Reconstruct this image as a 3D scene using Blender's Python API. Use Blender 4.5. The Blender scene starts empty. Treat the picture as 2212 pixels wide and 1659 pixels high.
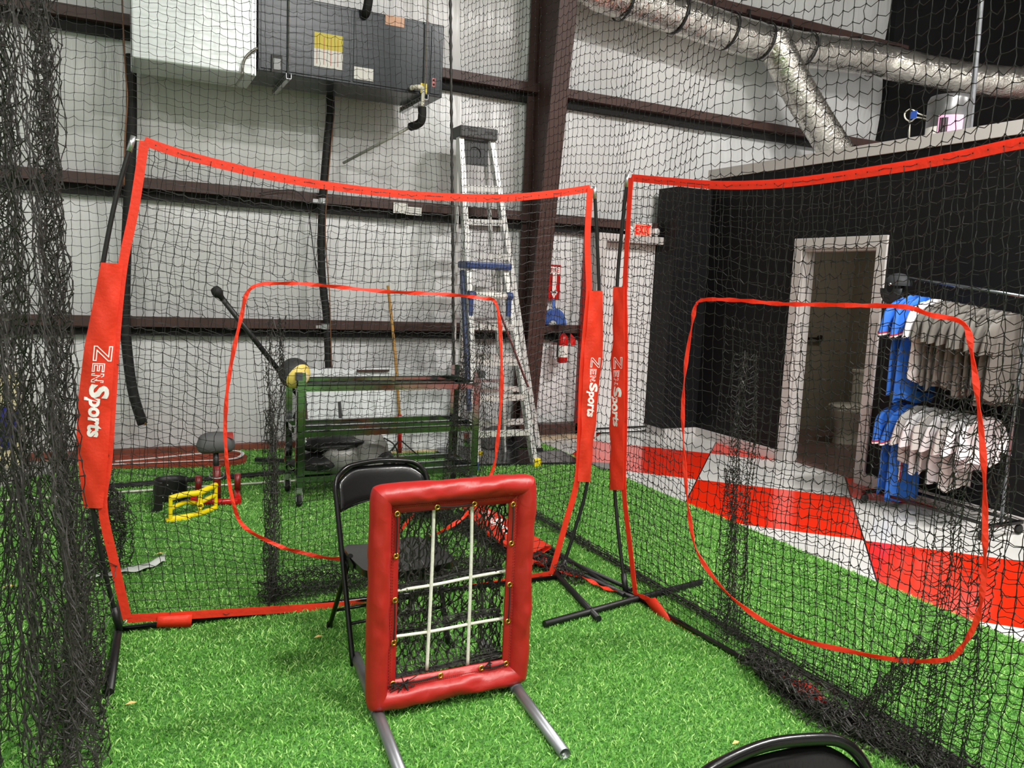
import bpy, bmesh, math, random
import numpy as np
from math import exp as exp_, sin, cos, pi, radians, sqrt, atan2, hypot
from mathutils import Vector, Matrix, noise

random.seed(7)
rng = np.random.default_rng(7)
S = bpy.context.scene
COL = S.collection

# ------------------------------------------------------------------ camera
CA, CP, CR, CF = 0.459313, 0.123659, 0.0442018, 1730.926   # heading, down tilt, roll, focal length in px
CAM = np.array([0.0, 0.0, 1.58])
ca, sa, cp, sp, cr, sr = cos(CA), sin(CA), cos(CP), sin(CP), cos(CR), sin(CR)
FW = np.array([sa*cp, ca*cp, -sp]); _rt = np.array([ca, -sa, 0.0]); _up = np.cross(_rt, FW)
RT = cr*_rt + sr*_up; UP = -sr*_rt + cr*_up
cd = bpy.data.cameras.new('camera'); cam = bpy.data.objects.new('camera', cd); COL.objects.link(cam)
cd.sensor_width = 36.0; cd.sensor_fit = 'HORIZONTAL'; cd.lens = CF/2212*36.0
cd.clip_start = 0.05; cd.clip_end = 100
cam.matrix_world = Matrix(((RT[0], UP[0], -FW[0], CAM[0]), (RT[1], UP[1], -FW[1], CAM[1]), (RT[2], UP[2], -FW[2], CAM[2]), (0, 0, 0, 1)))
S.camera = cam

# ------------------------------------------------------------------ world, lamps, exposure
S.view_settings.view_transform = 'Standard'; S.view_settings.look = 'None'
S.view_settings.gamma = 1.0; S.view_settings.use_curve_mapping = False
S.view_settings.exposure = 0.0
w = bpy.data.worlds.new('world'); S.world = w; w.use_nodes = True
w.node_tree.nodes['Background'].inputs[0].default_value = (0.9, 0.95, 1.0, 1)
w.node_tree.nodes['Background'].inputs[1].default_value = 0.28

def lamp(name, loc, size, power, col=(1.0, 0.97, 0.92), sy=None):
    l = bpy.data.lights.new(name, 'AREA'); l.shape = 'RECTANGLE'; l.size = size; l.size_y = sy or size
    l.energy = power; l.color = col
    o = bpy.data.objects.new(name, l); o.location = loc; COL.objects.link(o); return o
lamp('bathroom_fill', (7.0, 5.4, 2.7), .25, 10)  # unseen fill lamp, added to lift the dark bathroom interior
LAMPS = [((5.0, 1.6, 5.9), 450), ((2.6, -0.8, 5.9), 430), ((-3.0, 1.0, 5.9), 200), ((-1.2, -3.0, 5.9), 320), ((9.0, 0.6, 5.9), 130)]
for _p, _e in LAMPS:
    lamp('high_bay_light', _p, 1.2, _e, sy=0.35)

# ------------------------------------------------------------------ pixel -> place (calibrated view of the 2212x1659 frame)
def ray(x, y): return FW*CF + RT*(x-1106.0) - UP*(y-829.5)
def hit(x, y, ax, v):
    d = ray(x, y); t = (v-CAM[ax])/d[ax]; return CAM + d*t
def hitp(x, y, p, n):
    d = ray(x, y); n = np.array(n, float); t = ((np.array(p, float)-CAM)@n)/(d@n); return CAM + d*t

# ------------------------------------------------------------------ materials
MATS = {}
def lin(c): return tuple(((v/255.0)/12.92 if v/255.0 <= 0.04045 else ((v/255.0+0.055)/1.055)**2.4) for v in c)
def mat(name, rgb, rough=0.5, metal=0.0, var=0.0, vs=8.0, bump=0.0, bs=40.0, spec=0.5, stretch=None, coat=0.0, emis=0.0, distort=0.0):
    if name in MATS: return MATS[name]
    m = bpy.data.materials.new(name); m.use_nodes = True; nt = m.node_tree; b = nt.nodes['Principled BSDF']
    c = lin(rgb); b.inputs['Base Color'].default_value = (*c, 1); b.inputs['Roughness'].default_value = rough
    b.inputs['Metallic'].default_value = metal; b.inputs['Specular IOR Level'].default_value = spec
    b.inputs['Coat Weight'].default_value = coat
    if emis: b.inputs['Emission Color'].default_value = (*c, 1); b.inputs['Emission Strength'].default_value = emis
    tc = nt.nodes.new('ShaderNodeTexCoord'); mp = nt.nodes.new('ShaderNodeMapping'); nt.links.new(tc.outputs['Object'], mp.inputs[0])
    if stretch: mp.inputs['Scale'].default_value = stretch
    if var:
        n = nt.nodes.new('ShaderNodeTexNoise'); n.inputs['Scale'].default_value = vs; n.inputs['Detail'].default_value = 4
        nt.links.new(mp.outputs[0], n.inputs['Vector'])
        r = nt.nodes.new('ShaderNodeMapRange'); r.inputs['From Min'].default_value = .3; r.inputs['From Max'].default_value = .7
        r.inputs['To Min'].default_value = 1-var; r.inputs['To Max'].default_value = 1+var
        nt.links.new(n.outputs['Fac'], r.inputs['Value'])
        mx = nt.nodes.new('ShaderNodeMix'); mx.data_type = 'RGBA'; mx.blend_type = 'MULTIPLY'; mx.inputs['Factor'].default_value = 1
        mx.inputs['A'].default_value = (*c, 1); nt.links.new(r.outputs[0], mx.inputs['B']); nt.links.new(mx.outputs['Result'], b.inputs['Base Color'])
    if bump:
        n = nt.nodes.new('ShaderNodeTexNoise'); n.inputs['Scale'].default_value = bs; n.inputs['Detail'].default_value = 5; n.inputs['Distortion'].default_value = distort
        nt.links.new(mp.outputs[0], n.inputs['Vector'])
        bp = nt.nodes.new('ShaderNodeBump'); bp.inputs['Strength'].default_value = bump; bp.inputs['Distance'].default_value = 0.02
        nt.links.new(n.outputs['Fac'], bp.inputs['Height']); nt.links.new(bp.outputs[0], b.inputs['Normal'])
    MATS[name] = m; return m

M_NET = mat('net_twine', (36, 36, 35), .6, spec=.35)
M_NETB = mat('net_twine_heavy', (46, 44, 42), .5, var=.5, vs=60)
M_ORANGE = mat('orange_nylon', (255, 74, 46), .5, var=.06, vs=20, bump=.15, bs=60)
M_WHITE_PRINT = mat('white_print', (245, 240, 238), .5)
M_PAD = mat('red_vinyl', (166, 30, 27), .4, var=.05, vs=10, bump=.12, bs=18, distort=1.0)
M_BRASS = mat('brass', (220, 175, 80), .3, 1.0)
M_PIPE = mat('galvanised_pipe', (150, 152, 158), .42, .85, var=.25, vs=9, stretch=(1, .3, 1))
M_BLACKM = mat('black_enamel', (14, 14, 15), .22, 0, bump=.02, bs=90)
M_BLACKP = mat('black_plastic', (22, 22, 23), .45)
M_RUBBER = mat('black_rubber', (18, 18, 18), .7)
M_BLACKROPE = mat('black_lacing', (35, 26, 24), .8, var=.3, vs=200)
M_WROPE = mat('white_rope', (222, 220, 208), .8, var=.12, vs=120)
M_BROWN = mat('brown_steel', (70, 46, 41), .5, var=.12, vs=5)
M_ALU = mat('aluminium', (205, 207, 210), .3, .9, var=.1, vs=20)
M_CHROME = mat('polished_steel', (160, 163, 163), .13, 1.0, var=.12, vs=6, bump=.03, bs=15)
M_FOIL = mat('foil', (212, 208, 200), .17, 1.0, var=.15, vs=8, bump=.6, bs=15, distort=1.5)
M_BLACKWALL = mat('black_wall_paint', (17, 17, 19), .6, var=.1, vs=2, spec=.2)
M_TRIM = mat('grey_white_trim', (196, 192, 190), .45)
M_WHITEP = mat('white_paint', (226, 226, 226), .4)
M_DARKGREY = mat('dark_grey_enamel', (42, 48, 53), .28, .2, var=.08, vs=5, bump=.03, bs=60)
M_RED = mat('red_enamel', (190, 20, 18), .3)
M_REDDARK = mat('dark_red_steel', (128, 30, 26), .35)
M_YELLOW = mat('yellow_enamel', (245, 220, 20), .38)
M_BLUE = mat('blue_plastic', (50, 70, 120), .45)
M_BLUEPAN = mat('blue_dustpan', (62, 98, 175), .45)
M_WOOD = mat('bamboo', (178, 132, 62), .5, var=.2, vs=10)
M_PVC = mat('pvc', (226, 222, 205), .35)
M_LABEL = mat('paper_label', (232, 230, 224), .6)
M_CLAY = mat('clay_turf', (150, 62, 36), .9, var=.15, vs=60, bump=.3, bs=300)
M_COPPER = mat('copper_wire', (130, 84, 50), .45)

def thin_cloth(m, f):
    nt = m.node_tree; o = nt.nodes['Material Output']; b = nt.nodes['Principled BSDF']; t = nt.nodes.new('ShaderNodeBsdfTranslucent'); x = nt.nodes.new('ShaderNodeMixShader')
    t.inputs['Color'].default_value = b.inputs['Base Color'].default_value; x.inputs[0].default_value = f
    nt.links.new(b.outputs[0], x.inputs[1]); nt.links.new(t.outputs[0], x.inputs[2]); nt.links.new(x.outputs[0], o.inputs['Surface'])
thin_cloth(M_ORANGE, .4)

def nodes(name):
    m = bpy.data.materials.new(name); m.use_nodes = True; MATS[name] = m
    return m, m.node_tree, m.node_tree.nodes['Principled BSDF'], m.node_tree.nodes.new, m.node_tree.links.new

# insulation facing of the metal building wall: white vinyl, vertical pleats
M_VINYL, nt, b, N, L = nodes('white_vinyl_facing')
b.inputs['Roughness'].default_value = .3; b.inputs['Specular IOR Level'].default_value = .55
g = N('ShaderNodeNewGeometry'); mp = N('ShaderNodeMapping'); mp.inputs['Scale'].default_value = (1, 1, .06); L(g.outputs['Position'], mp.inputs[0])
n1 = N('ShaderNodeTexNoise'); n1.inputs['Scale'].default_value = 14; n1.inputs['Detail'].default_value = 6; L(mp.outputs[0], n1.inputs['Vector'])
mp2 = N('ShaderNodeMapping'); mp2.inputs['Scale'].default_value = (1, 1, .5); L(g.outputs['Position'], mp2.inputs[0])
n2 = N('ShaderNodeTexNoise'); n2.inputs['Scale'].default_value = 1.6; n2.inputs['Detail'].default_value = 3; L(mp2.outputs[0], n2.inputs['Vector'])
ad = N('ShaderNodeMath'); ad.operation = 'MULTIPLY_ADD'; ad.inputs[1].default_value = 4.0; L(n2.outputs['Fac'], ad.inputs[0]); L(n1.outputs['Fac'], ad.inputs[2])
bp = N('ShaderNodeBump'); bp.inputs['Strength'].default_value = .5; bp.inputs['Distance'].default_value = .03; L(ad.outputs[0], bp.inputs['Height']); L(bp.outputs[0], b.inputs['Normal'])
cr_ = N('ShaderNodeValToRGB'); cr_.color_ramp.elements[0].position = .3; cr_.color_ramp.elements[1].position = .7
cr_.color_ramp.elements[0].color = (*lin((206, 206, 207)), 1); cr_.color_ramp.elements[1].color = (*lin((227, 228, 229)), 1)
L(n2.outputs['Fac'], cr_.inputs[0]); L(cr_.outputs[0], b.inputs['Base Color'])

# painted floor: 45 degree checkerboard of red and pale grey epoxy
M_FLOOR, nt, b, N, L = nodes('checker_epoxy')
g = N('ShaderNodeNewGeometry'); sx = N('ShaderNodeSeparateXYZ'); L(g.outputs['Position'], sx.inputs[0])
def mth(op, a, c=None, d=None):
    n = N('ShaderNodeMath'); n.operation = op
    for i, v in enumerate((a, c, d)):
        if v is None: continue
        if isinstance(v, (int, float)): n.inputs[i].default_value = v
        else: L(v, n.inputs[i])
    return n.outputs[0]
u = mth('ADD', sx.outputs[0], sx.outputs[1]); v = mth('SUBTRACT', sx.outputs[0], sx.outputs[1])
uc = mth('DIVIDE', mth('SUBTRACT', u, 7.98), 1.71); vc = mth('DIVIDE', mth('ADD', v, .87), 1.72)
par = mth('MODULO', mth('ADD', mth('ADD', mth('FLOOR', uc), mth('FLOOR', vc)), 40.0), 2.0)
line = mth('LESS_THAN', mth('ABSOLUTE', mth('SUBTRACT', mth('FRACT', mth('ADD', vc, .5)), .5)), .004)
nz = N('ShaderNodeTexNoise'); nz.inputs['Scale'].default_value = 1.3; nz.inputs['Detail'].default_value = 5; L(g.outputs['Position'], nz.inputs['Vector'])
ra = N('ShaderNodeValToRGB'); ra.color_ramp.elements[0].position = .35; ra.color_ramp.elements[1].position = .65
ra.color_ramp.elements[0].color = (*lin((196, 196, 194)), 1); ra.color_ramp.elements[1].color = (*lin((216, 215, 212)), 1); L(nz.outputs['Fac'], ra.inputs[0])
mx = N('ShaderNodeMix'); mx.data_type = 'RGBA'; L(par, mx.inputs['Factor']); mx.inputs['A'].default_value = (*lin((224, 40, 12)), 1); L(ra.outputs[0], mx.inputs['B'])
m2 = N('ShaderNodeMix'); m2.data_type = 'RGBA'; L(line, m2.inputs['Factor']); L(mx.outputs['Result'], m2.inputs['A']); m2.inputs['B'].default_value = (.02, .01, .01, 1)
L(m2.outputs['Result'], b.inputs['Base Color']); b.inputs['Roughness'].default_value = .16

M_CONC = mat('grey_concrete', (158, 160, 158), .4, var=.1, vs=3)

# turf base and blades
M_TURF, nt, b, N, L = nodes('turf_backing')
g = N('ShaderNodeNewGeometry'); nz = N('ShaderNodeTexNoise'); nz.inputs['Scale'].default_value = 90; nz.inputs['Detail'].default_value = 6; L(g.outputs['Position'], nz.inputs['Vector'])
ra = N('ShaderNodeValToRGB'); ra.color_ramp.elements[0].position = .35; ra.color_ramp.elements[1].position = .7
ra.color_ramp.elements[0].color = (*lin((40, 92, 28)), 1); ra.color_ramp.elements[1].color = (*lin((106, 170, 72)), 1)
L(nz.outputs['Fac'], ra.inputs[0]); L(ra.outputs[0], b.inputs['Base Color']); b.inputs['Roughness'].default_value = .8
bp = N('ShaderNodeBump'); bp.inputs['Strength'].default_value = .6; bp.inputs['Distance'].default_value = .02; L(nz.outputs['Fac'], bp.inputs['Height']); L(bp.outputs[0], b.inputs['Normal'])
M_BLADE, nt, b, N, L = nodes('turf_blade')
g = N('ShaderNodeNewGeometry'); ra = N('ShaderNodeValToRGB')
e = ra.color_ramp.elements; e[0].position = 0; e[1].position = 1; e[0].color = (*lin((64, 126, 44)), 1); e[1].color = (*lin((196, 236, 146)), 1)
k = e.new(.55); k.color = (*lin((124, 192, 80)), 1)
L(g.outputs['Random Per Island'], ra.inputs[0]); L(ra.outputs[0], b.inputs['Base Color']); b.inputs['Roughness'].default_value = .5
b.inputs['Subsurface Weight'].default_value = 0

# ------------------------------------------------------------------ mesh helpers
class M:
    def __init__(s): s.v = []; s.f = []; s.sm = []
    def add(s, vs, fs, smooth=False):
        o = len(s.v); s.v += [tuple(map(float, p)) for p in vs]; s.f += [tuple(o+i for i in f) for f in fs]; s.sm += [smooth]*len(fs); return s
    def box(s, a, b_):
        x0, y0, z0 = a; x1, y1, z1 = b_
        vs = [(x0,y0,z0),(x1,y0,z0),(x1,y1,z0),(x0,y1,z0),(x0,y0,z1),(x1,y0,z1),(x1,y1,z1),(x0,y1,z1)]
        return s.add(vs, [(0,3,2,1),(4,5,6,7),(0,1,5,4),(1,2,6,5),(2,3,7,6),(3,0,4,7)])
    def beam(s, p, q, w, h, up=(0, 0, 1)):
        p = Vector(p); q = Vector(q); d = (q-p).normalized(); u_ = Vector(up)
        if abs(d.dot(u_)) > .99: u_ = Vector((0, 1, 0))
        sx_ = d.cross(u_).normalized()*(w/2); uz = sx_.cross(d).normalized()*(h/2)
        vs = [c+a*sx_+b_*uz for c in (p, q) for a, b_ in ((-1,-1),(1,-1),(1,1),(-1,1))]
        return s.add(vs, [(0,1,2,3),(7,6,5,4),(0,4,5,1),(1,5,6,2),(2,6,7,3),(3,7,4,0)])
    def tube(s, pts, r, n=10, cap=True, closed=False, smooth=True):
        pts = [Vector(p) for p in pts]; m = len(pts)
        rr = r if hasattr(r, '__len__') else [r]*m
        vs = []; prev = None
        for i, p in enumerate(pts):
            a = pts[(i-1) % m] if (closed or i > 0) else p; c = pts[(i+1) % m] if (closed or i < m-1) else p
            t = (c-a).normalized() if (c-a).length > 1e-9 else Vector((0, 0, 1))
            if prev is None:
                x = t.cross(Vector((0, 0, 1)))
                if x.length < .05: x = t.cross(Vector((0, 1, 0)))
            else: x = prev - t*prev.dot(t)
            x.normalize(); prev = x; y = t.cross(x)
            for k_ in range(n):
                a_ = 2*pi*k_/n; vs.append(p + (x*cos(a_)+y*sin(a_))*rr[i])
        fs = []
        for i in range(m if closed else m-1):
            j = (i+1) % m
            for k_ in range(n): fs.append((i*n+k_, i*n+(k_+1) % n, j*n+(k_+1) % n, j*n+k_))
        s.add(vs, fs, smooth)
        if cap and not closed:
            o = len(s.v)-m*n; s.f.append(tuple(o+k_ for k_ in range(n))[::-1]); s.f.append(tuple(o+(m-1)*n+k_ for k_ in range(n))); s.sm += [False, False]
        return s
    def lathe(s, c, prof, n=24, axis=(0, 0, 1), smooth=True):
        c = Vector(c); ax = Vector(axis).normalized(); x = ax.cross(Vector((0, 1, 0)))
        if x.length < .1: x = ax.cross(Vector((1, 0, 0)))
        x.normalize(); y = ax.cross(x); vs = []
        for r_, h in prof:
            for k_ in range(n): a = 2*pi*k_/n; vs.append(c+ax*h+(x*cos(a)+y*sin(a))*max(r_, 1e-4))
        fs = [(i*n+k_, i*n+(k_+1) % n, (i+1)*n+(k_+1) % n, (i+1)*n+k_) for i in range(len(prof)-1) for k_ in range(n)]
        return s.add(vs, fs, smooth)
    def grid(s, G, smooth=True, closed_u=False):
        nu = len(G); nv = len(G[0]); vs = [p for row in G for p in row]
        fs = [(i*nv+j, ((i+1) % nu)*nv+j, ((i+1) % nu)*nv+j+1, i*nv+j+1) for i in range(nu if closed_u else nu-1) for j in range(nv-1)]
        return s.add(vs, fs, smooth)
    def build(s, name, m, parent=None, bevel=0, solid=0, subsurf=0):
        me = bpy.data.meshes.new(name); me.from_pydata(s.v, [], s.f); me.update()
        me.polygons.foreach_set('use_smooth', s.sm); me.materials.append(m)
        bm = bmesh.new(); bm.from_mesh(me); bmesh.ops.recalc_face_normals(bm, faces=bm.faces); bm.to_mesh(me); bm.free()
        o = bpy.data.objects.new(name, me); COL.objects.link(o)
        if parent is not None: put_child(o, parent)
        if solid: md = o.modifiers.new('solid', 'SOLIDIFY'); md.thickness = solid; md.offset = 0
        if bevel: md = o.modifiers.new('bevel', 'BEVEL'); md.width = bevel; md.segments = 2; md.limit_method = 'ANGLE'
        if subsurf: md = o.modifiers.new('sub', 'SUBSURF'); md.levels = subsurf; md.render_levels = subsurf
        return o
def put_child(o, parent):
    o.parent = parent; o.matrix_parent_inverse = world_of(parent).inverted()
def world_of(o):
    if o.parent is None: return Matrix.LocRotScale(o.location, o.rotation_euler, o.scale)
    return world_of(o.parent) @ o.matrix_parent_inverse @ Matrix.LocRotScale(o.location, o.rotation_euler, o.scale)
def fast(name, V, F3, m, parent=None, smooth=False, F4=None):
    """numpy arrays -> one mesh; F3 (n,3) or F4 (n,4)"""
    F = F4 if F4 is not None else F3; k_ = F.shape[1]
    me = bpy.data.meshes.new(name); me.vertices.add(len(V)); me.vertices.foreach_set('co', V.astype(np.float32).ravel())
    me.loops.add(F.size); me.loops.foreach_set('vertex_index', F.astype(np.int32).ravel())
    me.polygons.add(len(F)); me.polygons.foreach_set('loop_start', np.arange(0, F.size, k_, dtype=np.int32))
    me.polygons.foreach_set('use_smooth', np.full(len(F), smooth)); me.update(calc_edges=True); me.materials.append(m)
    o = bpy.data.objects.new(name, me); COL.objects.link(o)
    if parent is not None: put_child(o, parent)
    return o
def tag(o, label=None, cat=None, group=None, kind=None):
    if label: o['label'] = label
    if cat: o['category'] = cat
    if group: o['group'] = group
    if kind: o['kind'] = kind
    return o
def thing(name, loc, label, cat, group=None, rz=0):
    o = bpy.data.objects.new(name, None); o.empty_display_size = .1; COL.objects.link(o); o.location = loc; o.rotation_euler = (0, 0, rz)
    return tag(o, label, cat, group)
def struct(name, mesh, m, **k_):
    return tag(mesh.build(name, m, **k_), kind='structure')
def spline(pts, n=8, closed=False):
    P_ = [np.array(p, float) for p in pts]; m_ = len(P_); out = []
    for i in range(m_ if closed else m_-1):
        if closed: p0, p1, p2, p3 = P_[(i-1) % m_], P_[i], P_[(i+1) % m_], P_[(i+2) % m_]
        else: p0, p1, p2, p3 = P_[max(i-1, 0)], P_[i], P_[i+1], P_[min(i+2, m_-1)]
        for k_ in range(n):
            t = k_/n; out.append(.5*((2*p1)+(-p0+p2)*t+(2*p0-5*p1+4*p2-p3)*t*t+(-p0+3*p1-3*p2+p3)*t**3))
    if not closed: out.append(P_[-1])
    return out
def resample(pts, n):
    P_ = np.array(pts, float); d = np.r_[0, np.cumsum(np.linalg.norm(np.diff(P_, axis=0), axis=1))]
    t = np.linspace(0, d[-1], n); return np.stack([np.interp(t, d, P_[:, i]) for i in range(P_.shape[1])], 1)

# netting: every twine is a thin prism, every crossing a knot
def segs(P0, P1, r, sides=3):
    P0 = np.asarray(P0, float); P1 = np.asarray(P1, float); n = len(P0); t = P1-P0; t /= np.linalg.norm(t, axis=1)[:, None]+1e-9
    ref = np.tile([.31, .52, .12], (n, 1)); x = np.cross(t, ref); x /= np.linalg.norm(x, axis=1)[:, None]+1e-9; y = np.cross(t, x)
    V = np.zeros((n, 2*sides, 3))
    for k_ in range(sides):
        a = 2*pi*k_/sides; o_ = (x*cos(a)+y*sin(a))*r; V[:, k_] = P0+o_; V[:, sides+k_] = P1+o_
    f = np.array([(k_, (k_+1) % sides, sides+(k_+1) % sides, sides+k_) for k_ in range(sides)])
    F = (np.arange(n)*2*sides)[:, None, None]+f[None]
    return V.reshape(-1, 3), F.reshape(-1, 4)
def knots(P_, r):
    n = len(P_); o_ = np.array([(1,0,0),(-1,0,0),(0,1,0),(0,-1,0),(0,0,1),(0,0,-1)])*r
    V = P_[:, None]+o_[None]; f = np.array([(0,2,4,4),(2,1,4,4),(1,3,4,4),(3,0,4,4),(2,0,5,5),(1,2,5,5),(3,1,5,5),(0,3,5,5)])
    return V.reshape(-1, 3), f, n
def knotV(P_, r):
    # small box knots (quads) so that one mesh holds only quads
    o_ = np.array([(-1,-1,-1),(1,-1,-1),(1,1,-1),(-1,1,-1),(-1,-1,1),(1,-1,1),(1,1,1),(-1,1,1)])*r*.8
    V = (P_[:, None]+o_[None]).reshape(-1, 3); f = np.array([(0,3,2,1),(4,5,6,7),(0,1,5,4),(1,2,6,5),(2,3,7,6),(3,0,4,7)])
    F = ((np.arange(len(P_))*8)[:, None, None]+f[None]).reshape(-1, 4); return V, F
def net(name, G, r, m, parent=None, mask=None, sag=.12, jit=.06, sides=3, knot=1.9, jitv=None):
    """G: (nu, nv, 3) crossings. u runs across, v runs up. mask(G)->bool keeps a crossing."""
    G = np.asarray(G, float); nu, nv, _ = G.shape
    keep = np.ones((nu, nv), bool) if mask is None else mask(G)
    cell = np.median(np.linalg.norm(G[1:]-G[:-1], axis=2)); cv = np.median(np.linalg.norm(G[:, 1:]-G[:, :-1], axis=2))
    P0 = []; P1 = []
    a, c = G[:-1], G[1:]; k_ = keep[:-1] & keep[1:]; a, c = a[k_], c[k_]
    mid = (a+c)/2 + rng.normal(0, jit*cell, a.shape); mid[:, 2] -= np.abs(sag)*cell*rng.uniform(.3, 1.5, len(a))
    P0 += [a, mid]; P1 += [mid, c]
    a, c = G[:, :-1], G[:, 1:]; k_ = keep[:, :-1] & keep[:, 1:]; a, c = a[k_], c[k_]
    mid = (a+c)/2 + rng.normal(0, (jitv or jit)*cv, a.shape)
    P0 += [a, mid]; P1 += [mid, c]
    V, F = segs(np.concatenate(P0), np.concatenate(P1), r, sides)
    V2, F2 = knotV(G[keep], r*knot)
    return fast(name, np.concatenate([V, V2]), None, m, parent, F4=np.concatenate([F, F2+len(V)]))
def coons(Bt, Tp, Lf, Rt):
    nu, nv = len(Bt), len(Lf); s = np.linspace(0, 1, nu)[:, None, None]; t = np.linspace(0, 1, nv)[None, :, None]
    Bt, Tp, Lf, Rt = map(np.asarray, (Bt, Tp, Lf, Rt))
    return (1-t)*Bt[:, None]+t*Tp[:, None]+(1-s)*Lf[None]+s*Rt[None]-((1-s)*(1-t)*Bt[0]+s*(1-t)*Bt[-1]+(1-s)*t*Tp[0]+s*t*Tp[-1])
def tangle(name, path, rad, n, m, parent=None, r=.0016, seglen=.03, flat=1.0):
    """gathered netting: many wandering twines around a path"""
    path = resample(path, 60); P0 = []; P1 = []; KN = []
    Ls = np.linalg.norm(np.diff(path, axis=0), axis=1).sum(); k_ = max(6, int(Ls/seglen))
    base = resample(path, k_)
    for _ in range(n):
        off = rng.normal(0, 1, 3)*rad; dr = rng.normal(0, 1, (k_, 3))*rad*.35
        dr = np.cumsum(dr, 0)*.35; Q = base+off+dr-dr.mean(0)*.5
        Q[:, 2] = base[:, 2] + (Q[:, 2]-base[:, 2])*flat; Q[:, 2] = np.maximum(Q[:, 2], .012)
        P0.append(Q[:-1]); P1.append(Q[1:]); KN.append(Q[::2])
        j = rng.integers(0, k_, k_//2); q2 = Q[j]+rng.normal(0, 1, (len(j), 3))*rad*.7; q2[:, 2] = np.maximum(q2[:, 2], .01)
        P0.append(Q[j]); P1.append(q2)
    V, F = segs(np.concatenate(P0), np.concatenate(P1), r, 3); V2, F2 = knotV(np.concatenate(KN), r*1.8)
    return fast(name, np.concatenate([V, V2]), None, m, parent, F4=np.concatenate([F, F2+len(V)]))

def heap(name, path, rx, rz, nv, m, parent=None, r=.0017, cell=.045, zoff=0.0, turns=1.0):
    """crumpled netting following a path: a narrow net folded many times across its run"""
    path = np.array(path, float); L_ = np.linalg.norm(np.diff(path, axis=0), axis=1).sum(); nu = max(6, int(L_/cell)); c = resample(spline(path, 8), nu)
    t = np.gradient(c, axis=0); t /= np.linalg.norm(t, axis=1)[:, None]; s1 = np.cross(t, (0, 0, 1)); bad = np.linalg.norm(s1, axis=1) < .3; s1[bad] = (1, 0, 0); s1 /= np.linalg.norm(s1, axis=1)[:, None]; s2 = np.cross(s1, t)
    G_ = np.zeros((nu, nv, 3)); ph = rng.uniform(0, 6, 4); v = np.arange(nv)
    for i in range(nu):
        a = v*.95*turns+ph[0]+.25*sin(i*.35+ph[1]); q = np.sin(a)*rx*(.55+.45*np.sin(v*.37+ph[2]+i*.12)); w_ = np.cos(v*.61*turns+ph[3]+i*.17)*rz
        G_[i] = c[i]+s1[i]*(q[:, None])+s2[i]*(w_[:, None])+rng.normal(0, .007, (nv, 3))
    G_[..., 2] = np.maximum(G_[..., 2]+zoff, .014)
    return net(name, G_, r, m, parent, sag=.35, jit=.16, knot=1.9)

# text: font outlines turned into a flat mesh, mapped by a function (x, y) -> place
def text_mesh(txt, bold=0.0):
    cu = bpy.data.curves.new('t', 'FONT'); cu.body = txt; cu.offset = bold; cu.resolution_u = 3
    ob = bpy.data.objects.new('t', cu); COL.objects.link(ob); dg = bpy.context.evaluated_depsgraph_get()
    me = bpy.data.meshes.new_from_object(ob.evaluated_get(dg)); vs = [tuple(v_.co) for v_ in me.vertices]; fs = [tuple(p.vertices) for p in me.polygons]
    bpy.data.objects.remove(ob); bpy.data.curves.remove(cu); bpy.data.meshes.remove(me); return vs, fs
def text_to(mm, txt, fn, h, x0=0, y0=0, bold=0.0, width=None, slant=0):
    vs, fs = text_mesh(txt, bold); xs = [p[0] for p in vs]; ys = [p[1] for p in vs]
    cap = .69; k_ = h/cap; kx = k_ if width is None else width/(max(xs)-min(xs)); mn = min(xs)
    mm.add([fn(x0+(p[0]-mn)*kx+slant*p[1]*k_, y0+p[1]*k_) for p in vs], fs)
    return x0+(max(xs)-mn)*kx
GLY = {'Z': [(0,1),(1,1),(1,.84),(.28,.16),(1,.16),(1,0),(0,0),(0,.16),(.72,.84),(0,.84)],
       'E': [(0,0),(0,1),(1,1),(1,.84),(.2,.84),(.2,.58),(.9,.58),(.9,.42),(.2,.42),(.2,.16),(1,.16),(1,0)],
       'N': [(0,0),(0,1),(.22,1),(.8,.3),(.8,1),(1,1),(1,0),(.78,0),(.2,.7),(.2,0)]}
def outline_letter(mm, ch, fn, x0, y0, w_, h_, t):
    P_ = [np.array((x0+a*w_, y0+b_*h_)) for a, b_ in GLY[ch]]
    for i in range(len(P_)):
        a, b_ = P_[i], P_[(i+1) % len(P_)]; d = (b_-a)/np.linalg.norm(b_-a); n_ = np.array((-d[1], d[0]))*t/2; a2 = a-d*t/2; b2 = b_+d*t/2
        mm.add([fn(*(a2+n_)), fn(*(a2-n_)), fn(*(b2-n_)), fn(*(b2+n_))], [(0, 1, 2, 3)])

# ================================================================== THE SETTING
YB = 7.45; YG = 7.27; XW = 5.73; XT = 3.82
def turf_in(x, y): return (x < XT) & (y < 7.42) & ((x > -.2-(7.25-y)*.735))
m = M(); m.add([(-7, -6, 0), (12.5, -6, 0), (12.5, 8, 0), (-7, 8, 0)], [(0, 1, 2, 3)]); fl_ = struct('floor', m, M_FLOOR)
m = M(); m.add([(-7, -6, .002), (0.0, -6, .002), (0.0, 8, .002), (-7, 8, .002)], [(0, 1, 2, 3)]); struct('concrete_slab', m, M_CONC)
ed = [(XT, -6), (XT, 7.42), (-.075, 7.42), (-7, -2.0), (-7, -6)]
m = M(); m.add([(x, y, .006) for x, y in ed] + [(x, y, .001) for x, y in ed], [(0, 1, 2, 3, 4)] + [(i, (i+1) % 5, 5+(i+1) % 5, 5+i) for i in range(5)]); struct('turf_base', m, M_TURF)
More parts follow.
